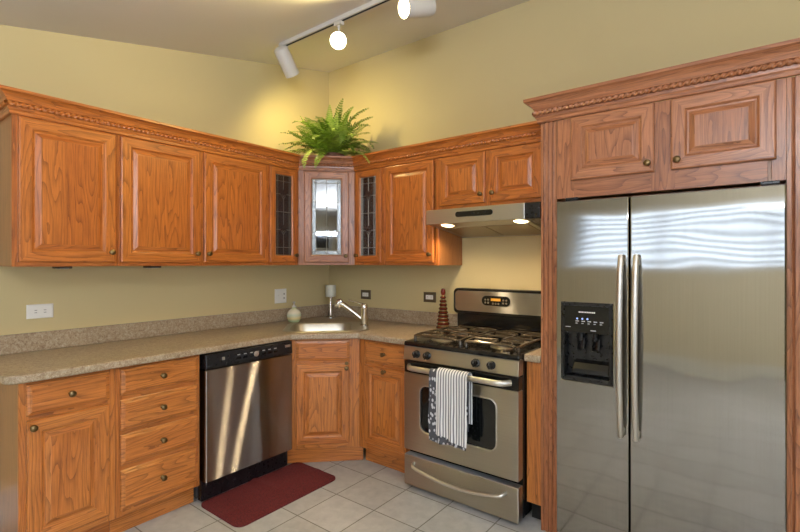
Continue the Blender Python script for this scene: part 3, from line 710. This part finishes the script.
# ------------------------------------------------------------------ dishwasher
t = thing('dishwasher', 'stainless dishwasher with black control panel between drawers and sink cabinet', 'dishwasher', (0, -1.592, 0), 90)
w_ = .646; a, b_ = .012, w_-.012
MB().box(.006, w_-.006, -.56, -.02, .02, .868).build('tub', GREYB, t)
MB().box(a, b_, -.652, -.562, .132, .778).build('door', STEEL_D, t, bevel=.004)
cp = MB().prism([(-.562, .782), (-.650, .782), (-.656, .79), (-.648, .868), (-.562, .868)], a, b_, ax='x').build('control_panel', BLACKP, t, bevel=.003)
q = MB(); q.box(a+.10, a+.115, -.6595, -.652, .825, .842); q.build('latch', SATIN, cp)
def cpy(z): return -.656+.008*(z-.79)/.078-.0012
for i in range(7):
    x = a+.20+i*.045; q = MB(); q.box(x, x+.026, cpy(.815)-.001, cpy(.815)+.004, .812, .826); q.build('button', BLACK, cp)
for i in range(7):
    x = a+.20+i*.045; MB().box(x+.003, x+.022, cpy(.838)-.0004, cpy(.838)+.003, .836, .841).build('printed_mark', PRINT, cp)
q = MB(); q.lathe([(.017, 0), (.017, .005), (.012, .012), (.0001, .013)], (a+.335, cpy(.826), .826), (0, -1, 0), 18); q.build('dial', SATIN, cp)
q = MB(); q.box(b_-.06, b_-.018, cpy(.838)-.002, cpy(.838)+.004, .832, .848); q.build('badge', SATIN, cp)
MB().box(a, b_, -.600, -.565, .012, .128).build('toe_panel', BLACKP, t)
for x in (.04, w_-.06): MB().box(x, x+.02, -.55, -.53, 0, .02).build('foot', BLACKP, t)

# ------------------------------------------------------------------ range
RX0, RX1, RF = 1.409, 2.165, -.70
t = thing('range', 'stainless and black freestanding gas range with towels on its oven door', 'range', ((RX0+RX1)/2, 0, 0), 0)
W = (RX1-RX0)/2
MB().box(-W, W, -.640, -.025, .03, .895).build('body', BLACK, t, bevel=.004)
for sx in (-W+.05, W-.07):
    for y in (-.58, -.10): MB().box(sx, sx+.03, y, y+.03, 0, .031).build('foot', BLACKP, t)
ck = MB(); ck.prism([(-.695, .884), (-.700, .896), (-.694, .910), (-.660, .914), (-.100, .914), (-.100, .894), (-.640, .890)], -W, W, ax='x'); ck.build('cooktop', BLACK, t, bevel=.003)
pn = MB().prism([(-.641, .800), (-.702, .800), (-.704, .806), (-.696, .882), (-.641, .882)], -W, W, ax='x').build('control_panel', STEEL_R, t, bevel=.002)
def pny(z): return -.704+.008*(z-.806)/.076
for x in (.100, .178, .505, .600):
    z = .842; kx = -W+x
    q = MB(); q.lathe([(.024, 0), (.024, .005), (.020, .008), (.019, .026), (.016, .030), (.0001, .0305)], (kx, pny(z), z), (0, -1, 0.1), 20); q.box(kx-.0045, kx+.0045, pny(z)-.034, pny(z)-.02, z-.018, z+.018)
    kb = q.build('knob', BLACKP, t); q = MB(); q.box(kx-.001, kx+.001, pny(z)-.0346, pny(z)-.0338, z+.004, z+.017); q.build('pointer_mark', PRINT, kb)
# oven door: black header band, steel panel with rounded window, handle
od = MB().box(-W+.002, W-.002, -.698, -.642, .722, .793).build('oven_door', BLACK, t, bevel=.004)
wx0, wx1, wz0, wz1 = 1.532-1.787, 2.035-1.787, .375, .655
outer = [(-W+.002, .246), (W-.002, .246), (W-.002, .721), (-W+.002, .721)]
def holed_plate(outer, hole, y0, y1, name, mat, parent):
    o = poly_slab([(p[0], p[1]) for p in outer], [hole], 0, y1-y0, name, mat, parent, bevel=.003)
    o.data.transform(Matrix.Translation((0, y1, 0)) @ Matrix.Rotation(math.radians(90), 4, 'X')); return o
# after rotation +90 about X: (x, y, z)->(x, -z, y); top face (z=y1-y0) lands at y = y1-(y1-y0) = y0
sp_ = holed_plate(outer, rrect(wx0, wx1, wz0, wz1, .045), -.700, -.642, 'oven_door_panel', STEEL_R, od)
q = MB(); q.box(wx0-.01, wx1+.01, -.690, -.660, wz0-.01, wz1+.01); q.build('oven_window', OVENGLASS, od)
q = MB(); rim = [(x, -.7005, z) for x, z in rrect(wx0-.002, wx1+.002, wz0-.002, wz1+.002, .047, 8)]; q.tube(rim, .004, 8, closed=True); q.build('window_trim', SATIN, od)
hx0, hx1, hz = -W+.040, W-.045, .762
q = MB(); hp = []
for k in range(25):
    u = k/24; x = hx0+(hx1-hx0)*u; e = min(u, 1-u); y = -.7-.05*min(1, (e/.07))**.5 if e < .07 else -.75; hp.append((x, y, hz))
q.tube(hp, .0135, 12, sq=1.25); q.build('oven_handle', SATIN, od)
dr = MB().box(-W+.002, W-.002, -.698, -.642, .026, .212).build('warming_drawer', STEEL_R, t, bevel=.004)
q = MB(); hp = [(-W+.075, -.698, .170), (-W+.078, -.715, .168), (-W+.09, -.732, .160)]
for k in range(1, 20):
    u = k/20; hp.append((-W+.09+(W*2-.18)*u, -.738, .160-.034*math.sin(math.pi*u)))
hp += [(W-.09, -.732, .160), (W-.078, -.715, .168), (W-.075, -.698, .170)]
q.tube(hp, .010, 10); q.build('drawer_handle', SATIN, dr)
# backguard
bgp = [(x, z) for x, z in rrect(-W-.006, W+.006, 1.035, 1.218, .035, 6)]
MB().box(-W+.02, W-.02, -.085, -.022, .895, 1.06).build('backguard_riser', BLACK, t)
bk = MB().prism(bgp, -.100, -.022, ax='y').build('backguard', BLACK, t, bevel=.006)
bq = MB().prism(rrect(-W+.014, W-.014, 1.058, 1.200, .025, 6), -.105, -.0995, ax='y').build('backguard_panel', STEEL_R, bk)
cx = 1.742-1.787
MB().prism(rrect(cx-.105, cx+.105, 1.105, 1.172, .032, 6), -.1085, -.1045, ax='y').build('clock_panel', BLACK, bk)
q = MB()
q.box(cx-.036, cx+.036, -.1095, -.1080, 1.138, 1.156)
q.build('clock_display', LED_O, bk)
for dx in (-.078, -.056, .056, .078, -.02, 0, .02):
    for z in ((1.145, 1.125) if abs(dx) > .03 else (1.120,)):
        q = MB(); q.lathe([(.007, 0), (.007, .002), (.0001, .0022)], (cx+dx, -.1085, z), (0, -1, 0), 10); q.build('button', ALU, bk)
# burners and grates
for (x, y) in ((-.205, -.52), (.205, -.52), (-.205, -.24), (.205, -.24)):
    q = MB(); q.lathe([(.075, .914), (.072, .918), (.050, .919), (.046, .926), (.0001, .926)], (x, y, 0), seg=24); bu = q.build('burner', ALU, t)
    q = MB(); q.lathe([(.038, .926), (.040, .930), (.037, .936), (.0001, .938)], (x, y, 0), seg=20); q.build('burner_cap', IRON, bu)
q = MB(); q.lathe([(.05, .914), (.048, .918), (.0001, .9185)], (0, -.38, 0), seg=20)
q.build('burner', ALU, t)
def grate(x0, x1):
    m = MB(); y0, y1 = -.645, -.125; zt = .947; r = .0080
    for y in (y0, y1): m.tube([(x0+.02, y, zt-.006), (x0+.06, y, zt), (x1-.06, y, zt), (x1-.02, y, zt-.006)], r, 6)
    for x in (x0+.008, x1-.008): m.tube([(x, y0+.02, zt-.006), (x, y0+.08, zt), (x, y1-.08, zt), (x, y1-.02, zt-.006)], r, 6)
    for cx_, cy_ in ((x0+.008, y0+.02), (x1-.008, y0+.02), (x0+.008, y1-.02), (x1-.008, y1-.02)):
        m.tube([(cx_, cy_, zt-.006), (cx_, cy_, .915)], r*1.2, 6)
        m.tube([(cx_, cy_, zt-.006), (cx_+(.012 if cx_ < (x0+x1)/2 else -.012), cy_+(-.02 if cy_ < -.4 else .02), zt-.006)], r, 6)
    ym = (y0+y1)/2; m.tube([(x0+.008, ym, zt), (x1-.008, ym, zt)], r, 6)
    xc = (x0+x1)/2
    for by in (-.52, -.24):
        for a in range(4):
            th = math.pi/4+a*math.pi/2; pts = []
            for k in range(7):
                u = k/6; rr = .026+u*.128; tw = th+.35*math.sin(u*math.pi); pts.append((xc+rr*math.cos(tw), by+rr*math.sin(tw)*.86, zt+.004*math.sin(u*math.pi)-.003))
            m.tube(pts, r*.9, 6)
        m.tube([(xc, by-.125, zt), (xc, by-.04, zt)], r, 6); m.tube([(xc, by+.04, zt), (xc, by+.125, zt)], r, 6)
        m.tube([(x0+.008, by, zt), (xc-.045, by, zt)], r, 6); m.tube([(xc+.045, by, zt), (x1-.008, by, zt)], r, 6)
    return m
grate(-W+.025, -.012).build('burner_grate', IRON, t); grate(.012, W-.025).build('burner_grate', IRON, t)

# ------------------------------------------------------------------ range hood
HX0, HX1 = 1.4225, 2.184; HM = (HX0+HX1)/2; HW_ = (HX1-HX0)/2
t = thing('range_hood', 'stainless under-cabinet range hood with two lights above the range', 'range hood', (HM, 0, 1.575), 0)
z = 1.575
m = MB(); m.prism([(-.445, 1.7445-z), (-.452, 1.746-z), (-.458, 1.742-z), (-.458, 1.652-z), (-.445, 1.650-z)], -HW_-.012, HW_-.09, ax='x'); m.build('front_panel', STEEL_H, t, bevel=.002)
MB().prism([(-.002, 1.757-z), (-.4445, 1.745-z), (-.4445, 1.735-z), (-.002, 1.745-z)], -HW_, HW_-.09, ax='x').build('top_panel', STEEL_H, t)
m = MB(); m.prism([(-.002, 1.757-z), (-.450, 1.745-z), (-.456, 1.740-z), (-.456, 1.652-z), (-.445, 1.650-z), (-.002, 1.60-z)], HW_-.0895, HW_, ax='x'); m.build('end_cap', BLACKP, t, bevel=.004)
m = MB(); m.prism([(-.444, 1.652-z), (-.444, 1.664-z), (-.002, 1.594-z), (-.002, 1.582-z)], -HW_, HW_-.090, ax='x'); un = m.build('underside', STEEL_H, t)
m = MB(); m.prism([(-.444, 1.652-z), (-.444, 1.735-z), (-.002, 1.745-z), (-.002, 1.582-z)], -HW_, -HW_+.004, ax='x'); m.build('side_wall', STEEL_H, t)
m = MB(); zc = 1.705-z
m.prism(rrect(-.168, .092, zc-.017, zc+.017, .0165, 8), -.463, -.457, ax='y'); vs = m.build('vent_slot', BLACK, t, bevel=.002)
for i in range(3): MB().box(-.05+i*.04, -.03+i*.04, -.4645, -.4625, zc-.004, zc+.004).build('switch', BLACKP, vs)
def und(y): return 1.652-z+(1.582-1.652)*(y+.444)/.442-.0006
nrm_u = Vector((0, -.1584, -1)).normalized()
for x in (1.545-HM, 2.050-HM):
    y = -.405; q = MB(); q.lathe([(.056, -.004), (.056, .002), (.046, .004), (.044, .002), (.0001, .002)], (x, y, und(y)), nrm_u, 22); lm = q.build('lamp', SATIN, t)
    q = MB(); q.lathe([(.043, .0022), (.034, .006), (.0001, .008)], (x, y, und(y)), nrm_u, 22); q.build('bulb', HOODBULB, lm)
    l = bpy.data.lights.new('hood_lamp', 'SPOT'); l.energy = 9; l.color = (1, .80, .52); l.spot_size = math.radians(150); l.spot_blend = .6; l.shadow_soft_size = .03
    o = bpy.data.objects.new('hood_lamp_light', l); COL.objects.link(o); o.location = (HM+x, y-.004, z+und(y)-.02); o.rotation_euler = (0, 0, 0)
for x0, x1 in ((-HW_+.05, -.03), (-.02, HW_-.12)):
    m = MB()
    m.prism([(-.33, und(-.33)-.004), (-.05, und(-.05)-.004), (-.05, und(-.05)+.001), (-.33, und(-.33)+.001)], x0, x1, ax='x'); m.build('grease_filter', ALU, t)

# ------------------------------------------------------------------ refrigerator
FX0, FX1, FY = 2.360, 3.246, -.70
FM = (FX0+FX1)/2
t = thing('refrigerator', 'large stainless side-by-side refrigerator with ice and water dispenser', 'refrigerator', (FM, 0, 0), 0)
W = (FX1-FX0)/2
MB().box(-W+.004, W-.004, -.625, -.03, .02, 1.690).build('body', GREYB, t)
MB().box(-W+.01, W-.01, -.64, -.615, .012, .052).build('base_grille', BLACKP, t)
for sx in (-W+.06, W-.1): MB().box(sx, sx+.04, -.60, -.56, 0, .021).build('foot', BLACKP, t)
FY = -.690
xs = 2.694-FM
dx0, dx1, dz0, dz1 = 2.385-FM, 2.622-FM, .825, 1.203
fd = poly_slab([(-W, .056), (xs-.003, .056), (xs-.003, 1.704), (-W, 1.704)], [[(dx0, dz0), (dx1, dz0), (dx1, dz1), (dx0, dz1)]], 0, .066, 'freezer_door', STEEL_F, t, bevel=.006)
fd.data.transform(Matrix.Translation((0, FY+.066, 0)) @ Matrix.Rotation(math.radians(90), 4, 'X'))
rd = poly_slab([(xs+.003, .056), (W, .056), (W, 1.704), (xs+.003, 1.704)], [], 0, .066, 'refrigerator_door', STEEL_F, t, bevel=.006)
rd.data.transform(Matrix.Translation((0, FY+.066, 0)) @ Matrix.Rotation(math.radians(90), 4, 'X'))
def add_uv(o):
    me = o.data; ul = me.uv_layers.new(name='UVMap')
    for p in me.polygons:
        for li in p.loop_indices: v = me.vertices[me.loops[li].vertex_index].co; ul.data[li].uv = (v.x, v.z)
for o in (fd, rd, sp_): add_uv(o)
# dispenser
ds = MB(); e = .001
ds.box(dx0+e, dx1-e, FY+.010, FY+.062, dz0+.235, dz1-e)
ds.box(dx0+e, dx0+.014, FY-.004, FY+.062, dz0+e, dz1-e); ds.box(dx1-.014, dx1-e, FY-.004, FY+.062, dz0+e, dz1-e)
ds.box(dx0+.014, dx1-.014, FY-.004, FY+.062, dz0+e, dz0+.022); ds.box(dx0+.014, dx1-.014, FY-.004, FY+.010, dz1-.012, dz1-e)
ds.box(dx0+.014, dx1-.014, FY+.052, FY+.062, dz0+.022, dz0+.236)
dd = ds.build('dispenser', BLACKP, fd, bevel=.002)
q = MB(); q.box(dx0+.0145, dx1-.0145, FY-.0045, FY+.0095, dz0+.236, dz1-.0125); q.build('dispenser_panel', BLACK, fd, bevel=.002)
q = MB(); zz = dz1-.045; x = dx0+.085
for wd in (.006, .005, .006, .004, .006, .005, .006, .005, .006, .006): q.box(x, x+wd, FY-.0053, FY-.0044, zz, zz+.006); x += wd+.0022
q.build('brand_lettering', WHITEP, fd)
q = MB()
for i in range(5): q.box(dx0+.070+i*.028, dx0+.086+i*.028, FY-.0052, FY-.0044, dz1-.088, dz1-.084); q.box(dx0+.070+i*.028, dx0+.080+i*.028, FY-.0052, FY-.0044, dz1-.098, dz1-.095)
q.box(dx0+.022, dx0+.046, FY-.0052, FY-.0044, dz1-.118, dz1-.115); q.box(dx0+.140, dx0+.165, FY-.0052, FY-.0044, dz1-.130, dz1-.126)
q.build('printed_marks', PRINT, fd)
for i in range(3):
    q = MB(); q.lathe([(.0045, 0), (.0045, .0008), (.0001, .001)], (dx0+.078+i*.024, FY-.0046, dz1-.074), (0, -1, 0), 10); q.build('indicator_light', LED_B, fd)
for px in (dx0+.085, dx0+.155):
    q = MB(); q.lathe([(.018, 0), (.018, .03), (.012, .042), (.0001, .043)], (px, FY+.030, dz0+.236), (0, 0, -1), 16)
    q.prism([(-.0, 0), (.010, -.075), (.016, -.075), (.008, 0)], px-.020, px+.020, ax='x') if False else None
    pts = [(px, FY+.044, dz0+.225), (px, FY+.038, dz0+.185), (px, FY+.026, dz0+.150)]
    q.tube(pts, [.020, .028, .030], 12, sq=.35); q.build('paddle', BLACKP, fd)
q = MB(); q.prism([(FY+.052, dz0+.10), (FY+.016, dz0+.088), (FY-.006, dz0+.062), (FY-.012, dz0+.040), (FY+.052, dz0+.036)], dx0+.055, dx1-.015, ax='x'); q.build('drip_tray', BLACK, fd, bevel=.004)
# handles
for nm, hx, par in (('handle', 2.663-FM, fd), ('handle', 2.726-FM, rd)):
    q = MB(); pts = [(hx, FY, 1.395)]
    for k in range(21):
        u = k/20; pts.append((hx, FY-.022-.040*math.sin(math.pi*u)**.8, 1.425-.815*u))
    pts.append((hx, FY, .640)); q.tube(pts, .0135, 12); q.build(nm, SATIN, par)
for x0, x1 in ((2.402-FM, 2.462-FM), (3.165-FM, 3.228-FM)):
    MB().box(x0, x1, FY+.004, FY+.075, 1.705, 1.720).build('hinge_cover', BLACKP, t, bevel=.004)

# ------------------------------------------------------------------ towels on the oven handle
def towel(name, label, x0, x1, zf, zb_, mat, off, seed, slant=0):
    rnd = random.Random(seed); n = 26; rows = []
    prof = []
    yb, yf, zt = -.7285+.0, -.7685-off, .782+off*.6
    for k in range(9): prof.append((-.7275+off, zb_+(.755-zb_)*k/8))
    for k in range(1, 8):
        th = math.pi*k/8; prof.append((-.750+math.cos(th)*(.0225+off), .762+math.sin(th)*(.0225+off)))
    for k in range(0, 15): prof.append((-.7725-off-.003*k/14, .755-(.755-zf)*k/14))
    P = []
    for side in (0, 1):
        rr = []
        for i, (y, zz) in enumerate(prof):
            row = []
            for j in range(n):
                u = j/(n-1); x = x0+(x1-x0)*u; am = max(0, (i-14)/15)
                rip = am*(.004*math.sin(u*17+seed)+.003*math.sin(u*31+2*seed)); hang = (slant*u if i > 16 else 0)*am
                yy = y-rip; z_ = zz-hang+am*.004*math.sin(u*9+seed) if i > 16 else zz
                row.append((x+am*.004*math.sin(zz*30+seed)+(-.006*am*(.5-u)), yy+(.0035 if side else 0)*(1 if i > 11 else -1), z_-(.0035 if side and 9 <= i < 16 else 0)))
            rr.append(row)
        P.append(rr)
    m = MB(); loop = [P[0][i] for i in range(len(prof))]+[P[1][i] for i in range(len(prof)-1, -1, -1)]+[P[0][0]]
    m.grid(loop, False, True)
    o = m.build(name, mat, None); bm = bmesh.new(); bm.from_mesh(o.data)
    bmesh.ops.remove_doubles(bm, verts=bm.verts, dist=1e-5); bmesh.ops.recalc_face_normals(bm, faces=bm.faces); bm.to_mesh(o.data); bm.free()
    return tag(o, label, 'towel', 'dish towels on the oven handle')
def cloth(name, fn):
    m, nt, b = new_mat(name); tc = nt.nodes.new('ShaderNodeTexCoord').outputs['Object']; c = fn(nt, tc); nt.links.new(c, b.inputs['Base Color']); b.inputs['Roughness'].default_value = .95
    bump(nt, b, noise(nt, tc, 700, 2), .3, .001); return m
def stripes(nt, tc):
    sp = nt.nodes.new('ShaderNodeSeparateXYZ'); nt.links.new(tc, sp.inputs[0])
    f = math_(nt, 'FRACT', math_(nt, 'ADD', math_(nt, 'MULTIPLY', sp.outputs[0], 58), math_(nt, 'MULTIPLY', noise(nt, tc, 9, 1), .25)))
    r = ramp(nt, [(0, srgb(238, 236, 236)), (.50, srgb(232, 230, 230)), (.60, srgb(112, 112, 120)), (.90, srgb(118, 118, 126)), (1, srgb(236, 234, 234))]); nt.links.new(f, r.inputs[0]); return r.outputs[0]
def leaves(nt, tc):
    v = nt.nodes.new('ShaderNodeTexVoronoi'); v.inputs['Scale'].default_value = 1; nt.links.new(mapping(nt, tc, (52, 20, 34), (0, .6, 0)), v.inputs['Vector'])
    r = ramp(nt, [(.30, srgb(206, 206, 212)), (.40, srgb(78, 78, 84))]); nt.links.new(v.outputs[0], r.inputs[0]); return r.outputs[0]
towel('dish_towel', 'dark grey patterned dish towel, the under one on the oven handle', 1.648, 1.884, .372, .46, cloth('towel_leaf', leaves), 0, 2)
towel('dish_towel', 'white and grey striped dish towel, the top one on the oven handle', 1.702, 1.900, .425, .50, cloth('towel_stripe', stripes), .012, 5, .035)

# ------------------------------------------------------------------ rug
def rugmat():
    m, nt, b = new_mat('rug_red'); tc = nt.nodes.new('ShaderNodeTexCoord').outputs['Object']
    n = noise(nt, tc, 180, 3); r = ramp(nt, [(.3, srgb(72, 18, 20)), (.7, srgb(122, 36, 38))]); nt.links.new(n, r.inputs[0]); nt.links.new(r.outputs[0], b.inputs['Base Color'])
    b.inputs['Roughness'].default_value = .95; bump(nt, b, noise(nt, tc, 500, 2), .7, .004); return m
rg = MB(); rx0, rx1, ry0, ry1 = .600, 1.005, -1.600, -.868; NX, NY = 24, 40
def rug_pt(u, v, top):
    # superellipse-like rounded rectangle
    x, y = u*2-1, v*2-1; cr = .05; hx, hy = (rx1-rx0)/2, (ry1-ry0)/2; X, Y = x*hx, y*hy
    ax_, ay_ = abs(X)-(hx-cr), abs(Y)-(hy-cr)
    if ax_ > 0 and ay_ > 0:
        L_ = max(ax_, ay_); q = math.hypot(ax_, ay_); s_ = L_/q if q else 1; X = math.copysign(hx-cr+ax_*s_, X); Y = math.copysign(hy-cr+ay_*s_, Y)
    rid = .010*math.exp(-((y-.02)/.07)**2)*max(0, 1-u*1.6)+.003*math.exp(-((u-.55-.05*math.sin(v*6))/.05)**2)
    return ((rx0+rx1)/2+X-(.012*math.exp(-((y-.02)/.06)**2) if u < .02 else 0), (ry0+ry1)/2+Y, (.009+rid) if top else .001)
rows = [[rug_pt(i/NX, j/NY, True) for j in range(NY+1)] for i in range(NX+1)]
i0, n = rg.grid(rows); border = [rows[0][j] for j in range(NY+1)]+[rows[i][NY] for i in range(1, NX+1)]+[rows[NX][j] for j in range(NY-1, -1, -1)]+[rows[i][0] for i in range(NX-1, 0, -1)]
rg.grid([border, [(p[0], p[1], .001) for p in border]], True, False)
tag(rg.build('floor_mat', rugmat()), 'dark red kitchen mat on the tile in front of the dishwasher', 'mat')

# ------------------------------------------------------------------ track lights
TY, TZ = -.89, 3.163-.215*.89
t = thing('light_track', 'white ceiling light track above the kitchen corner', 'light track', (1.3, TY, TZ), 0)
MB().box(-.86, 1.5, -.018, .018, -.030, .003).build('rail', TRACKW, t, bevel=.002)
MB().box(-.85, 1.49, -.007, .007, -.0312, -.0300).build('contact_slot', DARK, t)
def head(label, x, direction, drop, power, blend=1.0, size=120):
    d = Vector(direction).normalized()
    t = thing('track_spotlight', label, 'spotlight', (x, TY, TZ-.031), 0, 'track spotlights')
    q = MB(); q.box(-.03, .03, -.016, .016, -.022, -.0005); q.tube([(0, 0, -.02), (0, 0, -drop)], .007, 8); q.build('adapter', TRACKW, t)
    c = Vector((0, 0, -drop-.02)); st_ = c-d*.055; L_ = .195
    q = MB(); q.lathe([(.0001, -.012), (.030, -.010), (.050, .004), (.053, .02), (.053, L_), (.050, L_), (.048, L_-.02)], st_, d, 26, caps=False); q.build('can', TRACKW, t)
    q = MB(); q.lathe([(.048, L_-.018), (.036, L_-.009), (.018, L_-.004), (.0001, L_-.003)], st_, d, 24, caps=False); q.build('bulb', BULB, t)
    l = bpy.data.lights.new('track_lamp', 'SPOT'); l.energy = power; l.color = (1, .82, .32); l.spot_size = math.radians(size); l.spot_blend = blend; l.shadow_soft_size = .035
    o = bpy.data.objects.new('track_lamp_light', l); COL.objects.link(o); o.location = Vector((x, TY, TZ-.031))+st_+d*(L_+.012); o.rotation_euler = d.to_track_quat('-Z', 'Y').to_euler()
head('white track spotlight at the left end, aimed into the corner above the fern', .475, (-.12, .66, -.72), .045, 23, .8, 172)
head('middle track spotlight facing the viewer with its bulb glowing', 1.030, (.62, -.66, -.45), .095, 34, .7, 160)
head('rightmost track spotlight turned left with its bulb glowing', 1.690, (-.30, -.88, -.32), .105, 34, .7, 160)

# ------------------------------------------------------------------ fern on the corner cabinet
def frondmat():
    m, nt, b = new_mat('fern_green'); tc = nt.nodes.new('ShaderNodeTexCoord').outputs['Object']; oi = nt.nodes.new('ShaderNodeObjectInfo').outputs['Random']
    n = noise(nt, tc, 26, 2); f = math_(nt, 'ADD', math_(nt, 'MULTIPLY', n, .6), math_(nt, 'MULTIPLY', oi, .4))
    r = ramp(nt, [(.25, srgb(76, 104, 22)), (.5, srgb(138, 168, 48)), (.8, srgb(206, 218, 110))]); nt.links.new(f, r.inputs[0]); nt.links.new(r.outputs[0], b.inputs['Base Color'])
    b.inputs['Roughness'].default_value = .45; return m
FERN = frondmat()
t = thing('potted_fern', 'bushy green fern standing on top of the corner cabinet', 'plant', (.455, -.405, UZ1+.001), 0)
m = MB(); m.lathe([(.075, 0), (.080, .004), (.098, .11), (.104, .115), (.104, .135), (.096, .135), (.092, .118), (.0001, .116)], seg=24, caps=False); m.build('pot', plain('pot_brown', (110, 66, 40), .6), t)
def frond_mesh(L_, droop, curl, seed):
    rnd = random.Random(seed); m = MB(); N = 24; pts = []
    p = Vector((0, 0, 0)); a = 0
    for k in range(N+1):
        u = k/N; an = droop*(u**1.4); pts.append(p.copy()); p = p+Vector((math.cos(an-.0), curl*u*.5, math.sin(-an)))*(L_/N)
    m.tube(pts, [.0026*(1-.8*k/N) for k in range(N+1)], 5)
    for k in range(2, N+1):
        u = k/N; ll = .054*math.sin(min(1, u*1.6+.18)*math.pi*.5)*(1-u**3*.85); d = (pts[k]-pts[k-1]).normalized()
        sd = d.cross(Vector((0, 0, 1)));
        if sd.length < .1: sd = Vector((0, 1, 0))
        sd.normalize(); up = sd.cross(d)
        for s_ in (-1, 1):
            tip = pts[k]+sd*s_*ll+d*ll*.35-up*ll*rnd.uniform(-.1, .35); wv = d*.0105*(1-.4*u); mid = pts[k]+(tip-pts[k])*.55+up*.003
            m.face([pts[k]-wv*.5, mid-wv, tip, mid+wv, pts[k]+wv*.5], smooth=False)
    return m
base_m = [frond_mesh(.44*l, dr, c, i) for i, (l, dr, c) in enumerate(((1, .8, .1), (.9, 1.3, -.1), (.9, .5, .15), (.95, 1.7, .05), (.8, 1.1, -.2), (1.0, 1.2, .2), (.85, .3, 0), (.95, 1.9, .1)))]
protos = []
rnd = random.Random(21); nf = 100
for k in range(nf):
    i = k % len(base_m)
    if k < len(base_m): o = base_m[i].build('frond', FERN, t); protos.append(o)
    else: o = protos[i].copy(); COL.objects.link(o); o.parent = t
    az = k*2.399963+rnd.uniform(-.25, .25); u = (k+.5)/nf
    el = math.radians(92-58*u**.9+rnd.uniform(-8, 8)); s_ = rnd.uniform(.85, 1.12)*(.86 if i in (6, 2) and el > 1.1 else 1)
    # keep the outward reach of fronds heading into the walls short
    dx, dy = math.cos(az), math.sin(az)
    if dx-dy > .3 and u > .45: el -= .42*u
    s_ *= .98; reach = 1.1
    if dx < 0: reach = min(reach, .41/(.44*abs(dx)+1e-4))
    if dy > 0: reach = min(reach, .365/(.44*abs(dy)+1e-4))
    s_ = min(s_, max(.5, reach))
    o.location = (dx*.04, dy*.04, .13); o.rotation_euler = (rnd.uniform(-.25, .25), -el, az); o.scale = (s_,)*3
# ------------------------------------------------------------------ small lights clipped under the left wall cabinets
for (y, lab) in ((-2.16, 'small black under-cabinet light nearest the left end'), (-1.70, 'small black under-cabinet light under the two-door cabinet')):
    t = thing('cabinet_light', lab, 'light', (.20, y, UZ0-.012), 90, 'under-cabinet lights')
    MB().box(-.03, .03, -.11, .0, 0, .0115).build('housing', plain('clip_dark', (60, 48, 34), .5), t, bevel=.003); MB().box(-.02, .02, -.09, -.02, -.002, -.0003).build('lens', FROST, t)
